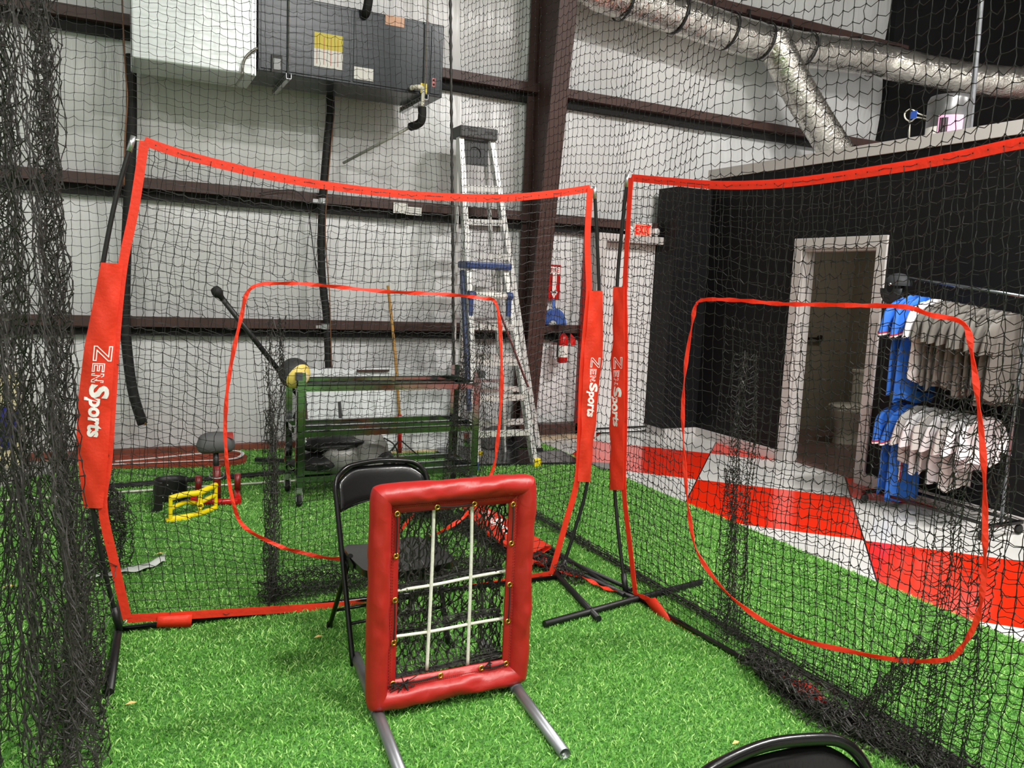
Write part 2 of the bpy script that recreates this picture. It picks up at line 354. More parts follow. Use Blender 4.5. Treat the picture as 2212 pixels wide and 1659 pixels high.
# blades
def blades():
    parts = []
    for (x0, x1, y0, y1, dens) in ((-1.0, XT, 1.3, 4.2, 15000), (-1.2, XT, 4.2, 7.4, 8000), (-4.0, -1.0, 1.3, 4.2, 1500), (-1, XT, .2, 1.3, 1500)):
        n = int((x1-x0)*(y1-y0)*dens); x = rng.uniform(x0, x1, n); y = rng.uniform(y0, y1, n); k_ = turf_in(x, y); parts.append(np.stack([x[k_], y[k_]], 1))
    P_ = np.concatenate(parts); n = len(P_)
    a = rng.uniform(0, 2*pi, n); le = rng.uniform(0, 2*pi, n); h = rng.uniform(.010, .022, n); wd = rng.uniform(.0015, .0026, n); ln = rng.uniform(.2, 1.1, n)*h
    px = np.cos(a)*wd; py = np.sin(a)*wd; lx = np.cos(le)*ln; ly = np.sin(le)*ln
    V = np.zeros((n, 4, 3)); b0 = np.stack([P_[:, 0], P_[:, 1], np.full(n, .004)], 1); off = np.stack([px, py, np.zeros(n)], 1)
    V[:, 0] = b0-off; V[:, 1] = b0+off; up = np.stack([lx*.35, ly*.35, h*.62], 1); V[:, 2] = b0+up+off*.8
    V[:, 3] = b0+np.stack([lx, ly, h*.95], 1)
    F = np.arange(n)[:, None]*4+np.array([[0, 1, 2, 3]])
    return fast('artificial_grass', V.reshape(-1, 3), None, M_BLADE, F4=F)
tag(blades(), 'bright green artificial grass covering the cage floor', 'artificial grass', kind='stuff')

# back wall (facing insulation bellies out a little between the girts)
girt_z = [1.10, 2.22, 3.46, 4.66, 5.9]
def belly(z):
    zz = [0]+girt_z+[6.6]
    for a, b_ in zip(zz, zz[1:]):
        if a <= z <= b_: return .06*sin(pi*(z-a)/(b_-a))
    return 0
G = [[(x, YB-belly(z)-.008*sin(x*5+.7*sin(x*2.3)), z) for z in np.linspace(0, 6.6, 80)] for x in np.linspace(-7, 8.66, 260)]
m = M(); m.grid(G); struct('wall_back', m, M_VINYL)
m = M(); m.box((8.66, 7.3, 0), (12.5, 7.5, 6.6)); struct('wall_back_black', m, M_BLACKWALL)
m = M(); m.box((-7.1, -6, 0), (-7, 7.6, 6.6)); struct('wall_left', m, M_VINYL)
m = M(); m.box((-7, -6.1, 0), (12.5, -6, 6.6)); struct('wall_front', m, M_WHITEP)
m = M(); m.box((12.5, -6, 0), (12.6, 7.6, 6.6)); struct('wall_right', m, M_WHITEP)
m = M(); m.box((-7, -6, 6.6), (12.5, 7.6, 6.7)); struct('ceiling', m, mat('ceiling_facing', (140, 140, 142), .6))
# Z girts: inner flange turned up, web back to the cladding, outer flange turned down, coloured plain black
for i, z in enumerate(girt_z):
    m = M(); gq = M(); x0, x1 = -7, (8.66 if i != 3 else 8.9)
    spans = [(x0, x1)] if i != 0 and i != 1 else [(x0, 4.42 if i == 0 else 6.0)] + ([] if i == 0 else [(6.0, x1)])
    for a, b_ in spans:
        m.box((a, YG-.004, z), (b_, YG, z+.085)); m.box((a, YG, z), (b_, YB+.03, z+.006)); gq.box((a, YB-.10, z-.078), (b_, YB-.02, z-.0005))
    struct('trim_%d' % (i+1), m, M_BROWN); struct('trim_%d' % (i+21), gq, mat('black_girt_strip', (14, 12, 12), .8))
m = M(); m.box((-7, 7.33, 0), (4.46, 7.4, .06)); struct('trim_6', m, mat('rust_base_angle', (120, 62, 44), .6, var=.2, vs=8))
# tapered steel column of the frame: web + flanges
def colY(z): return 7.25-.06*z-.02*z*z*0 - .02
xc = 3.755
m = M(); zt = 6.5
y0, y1 = 7.22, 7.22-.105*6.5
m.add([(xc-.006, 7.36, 0), (xc-.006, y0, 0), (xc-.006, y1, zt), (xc-.006, 7.36, zt), (xc+.006, 7.36, 0), (xc+.006, y0, 0), (xc+.006, y1, zt), (xc+.006, 7.36, zt)], [(0,1,2,3),(7,6,5,4),(0,4,5,1),(1,5,6,2),(2,6,7,3),(3,7,4,0)])
for (ya, yb, s_) in ((y0, y1, 1), (7.36, 7.36, -1)):
    t = .012
    m.add([(xc+a, y+(-t if q else 0), z) for (y, z) in ((ya, 0), (yb, zt)) for a in (-.09, .09) for q in (0, 1)], [(0,1,3,2),(4,6,7,5),(0,4,5,1),(2,3,7,6),(0,2,6,4),(1,5,7,3)])
struct('steel_column', m, M_BROWN)
# baseboard / sill on the back wall right of the column
m = M(); m.box((3.9, 7.2, .04), (4.46, 7.32, .15)); struct('trim_7', m, M_BROWN)
m = M(); m.box((3.7, 7.15, 0), (4.46, 7.4, .04)); struct('trim_8', m, mat('worn_sill', (170, 150, 125), .6, var=.3, vs=15))
# red angle framing left of the door
m = M(); m.box((4.33, 7.2, .04), (4.37, 7.24, 2.2)); struct('trim_9', m, M_REDDARK)

# exit door
m = M()
for a, b_ in (((4.46, 7.14, 0), (4.56, 7.42, 2.07)), ((5.46, 7.14, 0), (5.56, 7.42, 2.07)), ((4.46, 7.14, 2.0701), (5.56, 7.42, 2.15))): m.box(a, b_)
struct('trim_10', m, M_TRIM, bevel=.006)
dr = thing('door_1', (5.0, 7.3, 0), None, None); dr['kind'] = 'structure'
m = M(); m.box((4.565, 7.28, .02), (5.455, 7.33, 2.065)); m.build('door_leaf', M_WHITEP, dr, bevel=.003)
m = M(); m.lathe((5.37, 7.28, .93), [(.03, 0), (.03, .01), (.012, .015), (.012, .045), (.028, .055), (.03, .075), (.0, .085)], 16, (0, -1, 0)); m.build('door_handle', M_CHROME, dr)
m = M(); m.lathe((5.37, 7.28, 1.13), [(.03, 0), (.03, .015), (0, .02)], 16, (0, -1, 0)); m.build('deadbolt', M_CHROME, dr)
m = M(); m.box((4.6, 7.262, .06), (5.42, 7.28, .075)); m.build('door_sweep', M_BLACKP, dr)

# bathroom block: black wall with pale cap, doorway, black pilaster
YD0, YD1, ZD = 4.78, 5.60, 2.02
m = M()
m.box((XW, -6, .1), (XW+.12, YD0-.0, 2.79)); m.box((XW, YD1, .1), (XW+.12, 7.0, 2.79)); m.box((XW, YD0, ZD), (XW+.12, YD1, 2.79))
struct('wall_right_black', m, M_BLACKWALL)
m = M(); m.box((XW-.02, -6, 2.785), (XW+.16, 7.02, 2.885)); struct('trim_11', m, M_TRIM)
m = M(); m.box((XW+.12, -6, 2.78), (9.6, 7.02, 2.84)); struct('ceiling_bathroom', m, M_WHITEP)
m = M(); m.box((XW+.001, 6.98, 0), (9.6, 7.02, 2.78)); struct('wall_bathroom_side', m, mat('greige_paint', (150, 140, 122), .6))
m = M(); m.box((8.0, 3.2, 0), (8.05, 6.98, 2.78)); m.box((XW+.12, 3.2, 0), (8.0, 3.25, 2.78)); struct('wall_bathroom', m, MATS['greige_paint'])
m = M(); m.box((XW+.11, 3.25, 0), (8.0, 6.98, .004)); struct('floor_bathroom', m, mat('bath_floor', (120, 92, 86), .35))
m = M(); m.box((XW-.015, -6, 0), (XW+.1, YD0-.1, .1)); m.box((XW-.015, YD1+.1, 0), (XW+.1, 7.0, .1)); struct('baseboard_right', m, M_TRIM)
m = M()
for ya, yb in ((YD0-.1, YD0), (YD1, YD1+.1)): m.box((XW-.022, ya, 0), (XW, yb, ZD+.1))
m.box((XW-.022, YD0, ZD), (XW, YD1, ZD+.1))
for ya, yb in ((YD0-.002, YD0+.02), (YD1-.02, YD1+.002)): m.box((XW, ya, 0), (XW+.13, yb, ZD))
m.box((XW, YD0, ZD-.02), (XW+.13, YD1, ZD)); m.box((XW+.05, YD1-.035, 0), (XW+.09, YD1-.02, ZD)); m.box((XW+.05, YD0+.02, 0), (XW+.09, YD0+.035, ZD))
struct('door_2', m, M_TRIM, bevel=.003)
m = M(); m.box((5.27, 6.95, .1), (5.74, 7.28, 2.67)); struct('pilaster', m, M_BLACKWALL)
m = M(); m.box((5.3, 6.93, .0), (5.74, 7.28, .1)); struct('baseboard_back', m, M_TRIM)

# ================================================================== CAGE NETTING
ZT = 4.6
cell = .053
cg = thing('cage_net', (.9, 6.05, 0), 'black knotted cage net hanging across the back, left of the corner rope', 'net')
xs = np.arange(-2.6, 2.50, cell); zs = np.arange(.01, ZT, cell)
XX, ZZ = np.meshgrid(xs, zs, indexing='ij')
dX = .012*np.sin(ZZ*2.1+XX*1.3)+.008*np.sin(ZZ*5+XX*7); dY = .03*np.sin(XX*2.2)+.02*np.sin(ZZ*1.7+XX)
tw = np.clip((XX-1.6)/.9, 0, 1)
G = np.stack([XX+dX-.19*(ZZ/4.0)*tw, 6.045+dY*(1-tw), ZZ+.02*np.sin(XX*3.1+.5*ZZ)+.008*rng.normal(size=XX.shape)-.01*0], 2)
net('net_panel', G, .0017, M_NET, cg, sag=.10, jit=.05, knot=1.7)
m = M(); m.tube(spline([(-2.6, 6.07, .02), (-.7, 6.07, .02), (.3, 6.08, .022), (1.0, 6.08, .02), (2.5, 6.045, .02)], 6), .008, 6); m.build('bottom_rope', M_WROPE, cg)
sd = thing('cage_net', (2.55, 3.5, 0), 'black knotted cage net running forward along the right, beside the painted floor', 'net')
ys = np.arange(.55, 6.05, cell); YY, ZZ = np.meshgrid(ys, zs, indexing='ij')
t6 = np.clip((YY-4.6)/1.45, 0, 1)
dX = .035*np.sin(YY*3.1+.4*ZZ)+.02*np.sin(YY*9+ZZ)
G = np.stack([2.545+dX*(1-t6*.8)-.19*(ZZ/4.0)*t6**2, YY+.012*np.sin(ZZ*2.3+YY*5)+.01*np.sin(ZZ*6.1+YY*2), ZZ+.025*np.sin(YY*4.1+.8*ZZ)+.03*np.sin(YY*1.3)-.006], 2)
G[:, 0, 2] = .012
net('net_panel', G, .0017, M_NET, sd, sag=.22, jit=.06, knot=1.8)
tangle('bottom_rope', [(2.55, .5, .03), (2.56, 2.0, .03), (2.54, 4.0, .03), (2.5, 6.05, .03)], .014, 12, M_NETB, sd, r=.0028, seglen=.05)
m = M(); pr = []
for i in range(140):
    z = i/139*ZT; k_ = z/4.0; pr.append((2.495-.19*k_, 6.045, z+.01))
m.tube(pr, [.010+.005*(i % 3 == 0) for i in range(140)], 6)
tag(m.build('corner_rope', M_NETB), 'thick black laced rope hanging where the two cage nets meet', 'rope')

# left gathered curtain
cu_ = thing('cage_curtain', (-.25, 3.2, 0), 'thick gathered bundle of black cage netting hanging at the far left', 'net')
def curtain(path, nz, zt, nm, drift, rr=.0021, wob=.018, knot=2.0):
    path = resample(path, int(np.linalg.norm(np.diff(np.array(path), axis=0), axis=1).sum()/.05))
    nu = len(path); zz = np.linspace(.012, zt, nz); G_ = np.zeros((nu, nz, 3))
    for i in range(nu):
        ph = rng.uniform(0, 6); dz = .08*sin(i*.9)+.03*rng.normal()
        for j, z in enumerate(zz):
            dx, dy = drift(path[i], z)
            G_[i, j] = (path[i][0]+dx+wob*sin(z*2.7+ph)+.006*rng.normal(), path[i][1]+dy+wob*sin(z*2.1+ph*1.3)+.006*rng.normal(), max(.012, z+dz*min(1, z*2)*min(1, 1)))
    return net(nm, G_, rr, M_NETB, cu_, sag=.3, jit=.09, knot=knot, jitv=.08)
def zig(n, x0, x1, y0, y1):
    out = []
    for i in range(n):
        t = i/(n-1); y = y0+(y1-y0)*t; out.append((x0+(x1-x0)*rng.uniform(0, .45) if i % 2 else x1-(x1-x0)*rng.uniform(0, .3), y+rng.uniform(-.04, .04)))
    return out
DR = lambda p, z: (-.03*z+.035, .02*z)
curtain(zig(13, -.235, -.135, 2.95, 3.35), 84, 4.3, 'net_fold', DR, rr=.002)
curtain(zig(6, -.36, -.22, 2.45, 3.1), 84, 4.3, 'net_fold', DR)
curtain(zig(5, -.46, -.30, 2.5, 3.3), 84, 4.3, 'net_fold', lambda p, z: (-.02*z+.02, .02*z))
curtain(zig(4, -.30, -.14, 2.6, 3.0), 78, 4.2, 'net_fold', DR, rr=.0018)
curtain(zig(5, -.16, -.05, 2.35, 3.0), 34, 1.15, 'net_fold', lambda p, z: (-.08*z+.0, .05*z), rr=.0019)
heap('net_heap', [(-.06, 3.75, .60), (-.01, 4.15, .40), (-.03, 4.35, .15), (-.1, 4.5, .08)], .085, .05, 17, M_NETB, cu_, r=.0019)
heap('net_heap', [(-.12, 4.4, .60), (-.12, 4.0, .42), (-.15, 3.4, .2), (-.2, 2.9, .06)], .10, .06, 18, M_NETB, cu_, r=.0019)
heap('net_heap', [(-.09, 3.3, .08), (-.14, 2.9, .06), (-.16, 2.45, .05)], .09, .05, 16, M_NETB, cu_, r=.0019)

# ================================================================== PITCHING NETS
def inside(poly, pts):
    x, y = pts[..., 0], pts[..., 1]; c = np.zeros(x.shape, bool); n = len(poly)
    for i in range(n):
        x0, y0 = poly[i]; x1, y1 = poly[(i+1) % n]
        k_ = ((y0 > y) != (y1 > y)) & (x < (x1-x0)*(y-y0)/(y1-y0+1e-12)+x0); c ^= k_
    return c
def ribbon(mm, pts, side, width, th=.003, wr=.0, ph=0, nrm=None):
    """flat webbing strip following pts; side = unit vectors across it"""
    n = len(pts); vs = []; fs = []
    for i, p in enumerate(pts):
        p = np.array(p); s_ = np.array(side[i], float); s_ /= np.linalg.norm(s_); w_ = width*(1-.25*wr*(1+sin(i*1.7+ph)))
        nn = np.array(nrm if nrm is not None else (0, 1, 0), float)
        s_ = s_*cos(wr*1.1*sin(i*.9+ph))+nn*sin(wr*1.1*sin(i*.9+ph))
        n2 = nn
        for a, b_ in ((-.5, -.5), (.5, -.5), (.5, .5), (-.5, .5)): vs.append(p+s_*w_*a+n2*th*b_)
    for i in range(n-1):
        for k_ in range(4): fs.append((i*4+k_, i*4+(k_+1) % 4, (i+1)*4+(k_+1) % 4, (i+1)*4+k_))
    fs += [(0, 1, 2, 3), (n*4-1, n*4-2, n*4-3, n*4-4)]
    mm.add(vs, fs, False)
def perp(pts, nrm, closed=False):
    P_ = np.array(pts); t = np.gradient(P_, axis=0)
    if closed: t[0] = P_[1]-P_[-1]; t[-1] = P_[0]-P_[-2]
    s_ = np.cross(t, nrm); return s_/(np.linalg.norm(s_, axis=1)[:, None]+1e-9)
def banner(par, pts_l, pts_r, nrm, zt, zend, logo_top, logo_len, side=1, name='banner'):
    """orange sleeve between a pole line (l) and the net edge (r); both sampled top->bottom. Carries the printed mark."""
    n = 40; A = resample(pts_l, n); B = resample(pts_r, n); nrm = np.array(nrm, float); nu = 7
    H_ = np.linalg.norm(np.diff((A+B)/2, axis=0), axis=1).sum()
    def pt(u_, v_, off=0):    # u along, v across 0..1
        i = min(max(u_*(n-1), 0), n-1.0001); k_ = int(i); f_ = i-k_
        a = A[k_]*(1-f_)+A[k_+1]*f_; b_ = B[k_]*(1-f_)+B[k_+1]*f_
        bulge = .013+.010*sin(pi*v_) + .0035*sin(u_*21+v_*5)+.003*sin(u_*37-v_*7+1)
        return a*(1-v_)+b_*v_+nrm*(bulge+off)
    m_ = M(); m_.grid([[pt(i/(n-1), j/nu) for j in range(nu+1)] for i in range(n)]); m_.grid([[pt(i/(n-1), j/nu, -.02-.02*sin(pi*j/nu)) for j in range(nu+1)] for i in range(n)])
    for j in (0, nu): m_.grid([[pt(i/(n-1), j/nu), pt(i/(n-1), j/nu, -.02)] for i in range(n)])
    o = m_.build(name, M_ORANGE, par)
    W_ = np.linalg.norm(A-B, axis=1)
    def fn(x, y):   # x runs down the banner (m), y across (m, +y toward the right edge)
        u_ = logo_top+x/H_; k_ = min(int(max(u_, 0)*(n-1)), n-1); wv = W_[k_]; v_ = .5+y*side/wv
        return tuple(pt(u_, min(max(v_, .02), .98), .0022 if side > 0 else .0022))
    L_ = logo_len; h = L_*.17; q = M(); x = 0.0
    outline_letter(q, 'Z', fn, 0, -.3*h, L_*.155, h, L_*.011); outline_letter(q, 'E', fn, L_*.19, -.3*h, L_*.085, h*.66, L_*.009); outline_letter(q, 'N', fn, L_*.30, -.3*h, L_*.09, h*.66, L_*.009)
    text_to(q, 'S', fn, h*1.0, L_*.41, -.3*h, .045, L_*.15, .12)
    text_to(q, 'ports', fn, h*.83, L_*.56, -.3*h, .04, L_*.43, .12)
    q.build('logo_print', M_WHITE_PRINT, o)
    return o

def pitching_net(th, P0, nrm, pole_feet, top, bot, le, re_, loop, poles, banners, tilt_sag=.14, centre=None, hvec=(1, 0, 0)):
    """all outlines are lists of places in the plane of the stand (P0, nrm)"""
    nrm = np.array(nrm, float); nrm /= np.linalg.norm(nrm); hv = np.array(hvec, float); hv /= np.linalg.norm(hv)
    top = spline(top, 8); bot = spline(bot, 8); le = spline(le, 8); re_ = spline(re_, 8)
    n = 50
    G_ = coons(resample(bot, n), resample(top, n), resample(le, n), resample(re_, n))
    lp = spline(loop, 6, closed=True); to2 = lambda P_: np.stack([np.asarray(P_)@hv, np.asarray(P_)[..., 2]], -1)
    lp2 = to2(np.array(lp)); cen = lp2.mean(0); rad = (lp2.max(0)-lp2.min(0))/2
    q = to2(G_); d = np.sqrt((((q-cen)/rad)**2).sum(-1)); f_ = np.exp(-((d-1.0)/.33)**2)
    edge = np.minimum.reduce([np.arange(n)[:, None]*np.ones(n)[None], (n-1-np.arange(n))[:, None]*np.ones(n)[None], np.arange(n)[None]*np.ones(n)[:, None], (n-1-np.arange(n))[None]*np.ones(n)[:, None]])/8.0
    edge = np.clip(edge, 0, 1)
    G_[..., 2] -= tilt_sag*f_*edge*.7; G_ -= nrm*(.05*f_*edge)[..., None]; G_ += rng.normal(0, .003, G_.shape)*edge[..., None]
    ring = lambda g_: ~inside(lp2, to2(g_))
    net('net_face', G_, .0015, M_NET, th, mask=ring, sag=.10, jit=.06, knot=1.7)
    mm = M()
    for k_, c in enumerate((top, bot, le, re_)): ribbon(mm, [p+nrm*(.0015*k_) for p in c], perp(c, nrm), .036, nrm=nrm)
    mm.build('webbing_border', M_ORANGE, th)
    mm = M(); lp_ = lp+[lp[0]]; ribbon(mm, lp_, perp(lp_, nrm, True), .020, th=.004, wr=.55, nrm=nrm); mm.build('strike_opening_webbing', M_ORANGE, th)
    for pl in poles:
        c = spline(pl, 8); mm = M(); mm.tube(c, .0095, 8); po = mm.build('bow_pole', M_BLACKP, th)
        mm = M(); t = np.array(c[-2])-np.array(c[-1]); t /= np.linalg.norm(t); e_ = np.array(c[-1]); mm.tube([e_+t*.06, e_-t*.004], .0115, 10); mm.build('ferrule', M_ALU, po)
        mm = M(); t = np.array(c[1])-np.array(c[0]); t /= np.linalg.norm(t); e_ = np.array(c[0]); mm.tube([e_-t*.0, e_+t*.11], .015, 10); mm.build('socket', M_BLACKP, po)
    for b_ in banners: banner(th, *b_)
    return lp, hv, nrm

# ---- left stand (plane y = 3.65)
YL = 3.65
def LS(*pp): return [hit(x, y, 1, YL) for x, y in pp]
ln = thing('pitching_net', (1.05, YL, 0), 'orange-edged black pitching net facing the camera behind the black chair', 'pitching net', 'portable pitching nets on bow poles')
nl = (0, -1, 0)
poleL = LS((258, 1362), (228, 1240), (202, 1110), (182, 965), (180, 850), (196, 740), (217, 600), (250, 430), (288, 296))
poleR = LS((1207, 1250), (1240, 1150), (1268, 1045), (1280, 900), (1293, 740), (1294, 630), (1290, 520), (1284, 404))
lp, hv, nn = pitching_net(ln, None, nl, None,
    LS((312, 305), (400, 335), (560, 375), (700, 400), (850, 418), (1000, 427), (1100, 427), (1200, 418), (1274, 407)),
    LS((275, 1336), (415, 1328), (700, 1310), (780, 1302), (1000, 1272), (1190, 1240)),
    LS((275, 1336), (248, 1220), (222, 1095), (232, 1000), (242, 850), (252, 700), (266, 570), (290, 450), (312, 305)),
    LS((1190, 1240), (1218, 1140), (1245, 1040), (1252, 940), (1257, 800), (1265, 700), (1271, 625), (1268, 520), (1274, 407)),
    LS((543, 622), (620, 612), (700, 617), (835, 630), (960, 636), (1040, 644), (1072, 657), (1082, 740), (1083, 850), (1075, 950), (1062, 1022), (1012, 1106), (945, 1152), (860, 1192), (733, 1207), (650, 1193), (600, 1178), (530, 1140), (505, 1090), (490, 1000), (487, 900), (497, 800), (520, 690)),
    [poleL, poleR],
    [(LS((218, 567), (200, 660), (183, 745), (170, 850), (165, 950), (173, 1030), (182, 1095)), LS((266, 570), (252, 700), (242, 850), (232, 1000), (222, 1095)), nl, 0, 0, .335, .375),
     (LS((1298, 628), (1301, 740), (1290, 850), (1283, 920), (1272, 1040)), LS((1271, 628), (1265, 700), (1257, 800), (1252, 940), (1245, 1038)), nl, 0, 0, .345, .32, -1)])
# white cord ties at the corners
for a, b_ in (((288, 300), (312, 306)), ((268, 1348), (276, 1338)), ((1275, 407), (1284, 404)), ((1190, 1242), (1206, 1252))):
    mm = M(); p, q = LS(a, b_); mm.tube([p, q], .003, 6); mm.build('corner_cord', M_WROPE, ln)
# pouch on the bottom strap
mm = M(); a = LS((340, 1330), (415, 1326), (412, 1352), (338, 1352)); a = [np.array(p)+np.array((0, -.008, 0)) for p in a]
mm.grid([[a[3]*(1-t)+a[2]*t, (a[3]*(1-t)+a[2]*t)*.5+(a[0]*(1-t)+a[1]*t)*.5+np.array((0, -.006, 0)), a[0]*(1-t)+a[1]*t] for t in np.linspace(0, 1, 6)]); mm.build('strap_sleeve', M_ORANGE, ln, solid=.006)
def floor_tube(pts, r=.016): 
    mm = M(); mm.tube([(x, y, r+.012) for x, y in pts], r, 10); return mm
floor_tube([(-.02, 3.69), (1.0, 3.66), (2.11, 3.6)], .0125).build('base_bar', M_BLACKM, ln)
floor_tube([(-.05, 3.12), (-.02, 3.69), (0.0, 4.2)]).build('foot_bar', M_BLACKP, ln)
floor_tube([(2.02, 3.05), (2.11, 3.6), (2.22, 4.1)]).build('foot_bar', M_BLACKP, ln)
# pocket: back sheet hanging behind the opening down to the grass, bunched sides
nP = 27; Gp = np.zeros((nP, 40, 3))
for i in range(nP):
    s_ = i/(nP-1)
    for j in range(40):
        t = j/39; x = .50+1.22*s_; z = .02+1.45*t
        x = x+.12*(.5-s_)*(1-t)**.5*2
        dp = .10+.42*sin(pi*min(1, s_*1.0))**.5*(1-t**2)
        Gp[i, j] = (x, YL+dp+.02*sin(z*7+x*9), z)
net('pocket_net', Gp, .0014, M_NET, ln, sag=.15, jit=.07, knot=1.7)
def side_wall(x0, x1, k0, parent, jn=12):
    Gs = np.zeros((jn, 60, 3))
    for i in range(jn):
        for j in range(60):
            s_ = i/(jn-1); t = j/59; z = .02+1.35*t
            Gs[i, j] = (x0+(x1-x0)*s_+.03*(1-t)*sin(i*2.1)+.012*sin(z*9+i), YL+.03+.38*s_*(1-.7*t)+.02*sin(i*1.7), z+.02*sin(i*2.3))
    return net('pocket_side_net', Gs, .0016, M_NETB, parent, sag=.4, jit=.16, knot=1.9)
side_wall(.60, .70, 1, ln, 7); side_wall(1.70, 1.60, 1, ln, 6)
heap('pocket_heap', [(.62, 3.74, .95), (.63, 3.76, .6), (.63, 3.76, .25), (.645, 3.78, .05)], .03, .03, 12, M_NETB, ln, r=.0015)
heap('pocket_heap', [(.60, 3.80, .07), (.9, 3.86, .07), (1.2, 3.88, .06), (1.6, 3.84, .06), (1.85, 3.8, .05)], .09, .05, 30, M_NETB, ln, r=.0015, cell=.04)
heap('pocket_heap', [(1.63, 3.85, 1.2), (1.60, 3.95, .7), (1.58, 3.95, .1)], .03, .02, 9, M_NETB, ln, r=.0015)

# ---- right stand (plane through its feet, running toward the camera)
PR = np.array((2.345, 3.286, 0)); dR = np.array((.0613, -1.0, 0)); dR /= np.linalg.norm(dR); nR = np.array((-dR[1], dR[0], 0))
nR = nR if nR@(-PR) > 0 else -nR   # faces the camera side
def RS(*pp): return [hitp(x, y, PR, nR) for x, y in pp]
rn = thing('pitching_net', (2.4, 2.3, 0), 'orange-edged black pitching net standing side-on at the right, nearest the painted floor', 'pitching net', 'portable pitching nets on bow poles')
def RP(s_, z, o_=0): return PR+dR*s_+np.array((0, 0, z))+nR*o_
pole1 = RS((1353, 1285), (1340, 1190), (1328, 1060), (1329, 950), (1331, 800), (1333, 620), (1345, 480), (1356, 378))
pole2 = [RP(2.18, .03), RP(2.28, .6), RP(2.33, 1.1), RP(2.28, 1.6), RP(2.18, 2.14)]
pitching_net(rn, None, nR, None,
    RS((1364, 384), (1450, 392), (1560, 400), (1700, 395), (1900, 368), (2060, 340), (2212, 308)) + [RP(1.98, 2.07), RP(2.14, 2.11)],
    RS((1374, 1288), (1405, 1300), (1455, 1345), (1560, 1418), (1750, 1528), (1880, 1598)) + [RP(1.9, .03), RP(2.14, .04)],
    RS((1374, 1288), (1362, 1180), (1349, 1058), (1351, 930), (1352, 800), (1352, 700), (1351, 620), (1357, 500), (1364, 384)),
    [RP(2.14, .04), RP(2.20, .5), RP(2.23, 1.0), RP(2.20, 1.6), RP(2.14, 2.11)],
    RS((1505, 656), (1530, 647), (1600, 649), (1680, 656), (1760, 658), (1860, 660), (1955, 663), (2010, 680), (2082, 700), (2100, 770), (2112, 860), (2125, 1000), (2128, 1150), (2125, 1250), (2113, 1330), (2080, 1395), (2045, 1424), (1960, 1427), (1850, 1410), (1700, 1370), (1580, 1290), (1510, 1200), (1490, 1120), (1480, 1020), (1475, 900), (1480, 800), (1495, 700)),
    [pole1, pole2],
    [(RS((1330, 620), (1325, 800), (1322, 930), (1322, 1058)), RS((1351, 620), (1352, 800), (1351, 930), (1349, 1058)), nR, 0, 0, .345, .36)],
    hvec=dR)
for a, b_ in (((1356, 382), (1364, 386)),):
    mm = M(); p, q = RS(a, b_); mm.tube([p, q], .003, 6); mm.build('corner_cord', M_WROPE, rn)
mm = M(); a = [p+nR*.012 for p in RS((1398, 1295), (1418, 1290), (1452, 1336), (1444, 1354))]
mm.grid([[a[0]*(1-t)+a[3]*t, a[1]*(1-t)+a[2]*t] for t in np.linspace(0, 1, 6)]); mm.build('strap_sleeve', M_ORANGE, rn, solid=.012)
floor_tube([tuple((PR+dR*s_)[:2]) for s_ in (0, 1.1, 2.2)], .0125).build('base_bar', M_BLACKM, rn)
floor_tube([(1.75, 3.09), (2.345, 3.286-.09), (2.81, 3.27)], .016).build('foot_bar', M_BLACKP, rn)
f2 = PR+dR*2.18; floor_tube([(f2[0]-.55, f2[1]), (f2[0]+.5, f2[1]+.02)], .016).build('foot_bar', M_BLACKP, rn)
nP = 30; Gp = np.zeros((nP, 40, 3))
for i in range(nP):
    s_ = i/(nP-1)
    for j in range(40):
        t = j/39; ss = .50+1.30*s_ + .10*(.5-s_)*(1-t)*2; z = .02+1.46*t
        Gp[i, j] = RP(ss, z-.02*sin(s_*9), -(.03+.10*sin(pi*s_)*(1-t*t))-.02*sin(z*8+ss*6))
net('pocket_net', Gp, .0014, M_NET, rn, sag=.15, jit=.07, knot=1.7)
for (s0, s1) in ((.58, .70), (1.55, 1.76)):
    Gs = np.zeros((7, 58, 3))
    for i in range(7):
        for j in range(58):
            t = j/57; Gs[i, j] = RP(s0+(s1-s0)*i/6+.03*(1-t)*sin(i*2.1)+.012*sin(t*12+i), .02+1.3*t+.02*sin(i*2.3), -.05-.07*(i/6)*(1-.7*t)-.02*sin(i*1.7))
    net('pocket_side_net', Gs, .0016, M_NETB, rn, sag=.4, jit=.16, knot=1.9)
heap('pocket_heap', [RP(.60, .8, -.05), RP(.66, .5, -.05), RP(.72, .1, -.02)], .03, .03, 10, M_NETB, rn, r=.0015)
heap('pocket_heap', [RP(1.58, .42, -.02), RP(1.47, .2, .0), RP(1.38, .05, .02)], .035, .03, 14, M_NETB, rn, r=.0016, cell=.035)
heap('pocket_heap', [RP(.82, .05, -.02), RP(1.05, .06, .06), RP(1.3, .06, .10), RP(1.55, .05, .04), RP(1.75, .05, -.03)], .065, .035, 30, M_NETB, rn, r=.0017, cell=.035)
heap('pocket_heap', [RP(.95, .06, .0), RP(1.15, .07, .05), RP(1.42, .06, .03), RP(1.6, .05, .0)], .08, .04, 20, M_NETB, rn, r=.0017, cell=.035)
mm = M(); q = RP(1.17, .05, .03); mm.grid([[q+np.array((a*.03+.008*sin(b_*3), -b_*.035, .02*sin(a*2+b_)+.012)) for a in range(-1, 2)] for b_ in range(-3, 4)]); mm.build('loose_strap', M_ORANGE, rn, solid=.004)

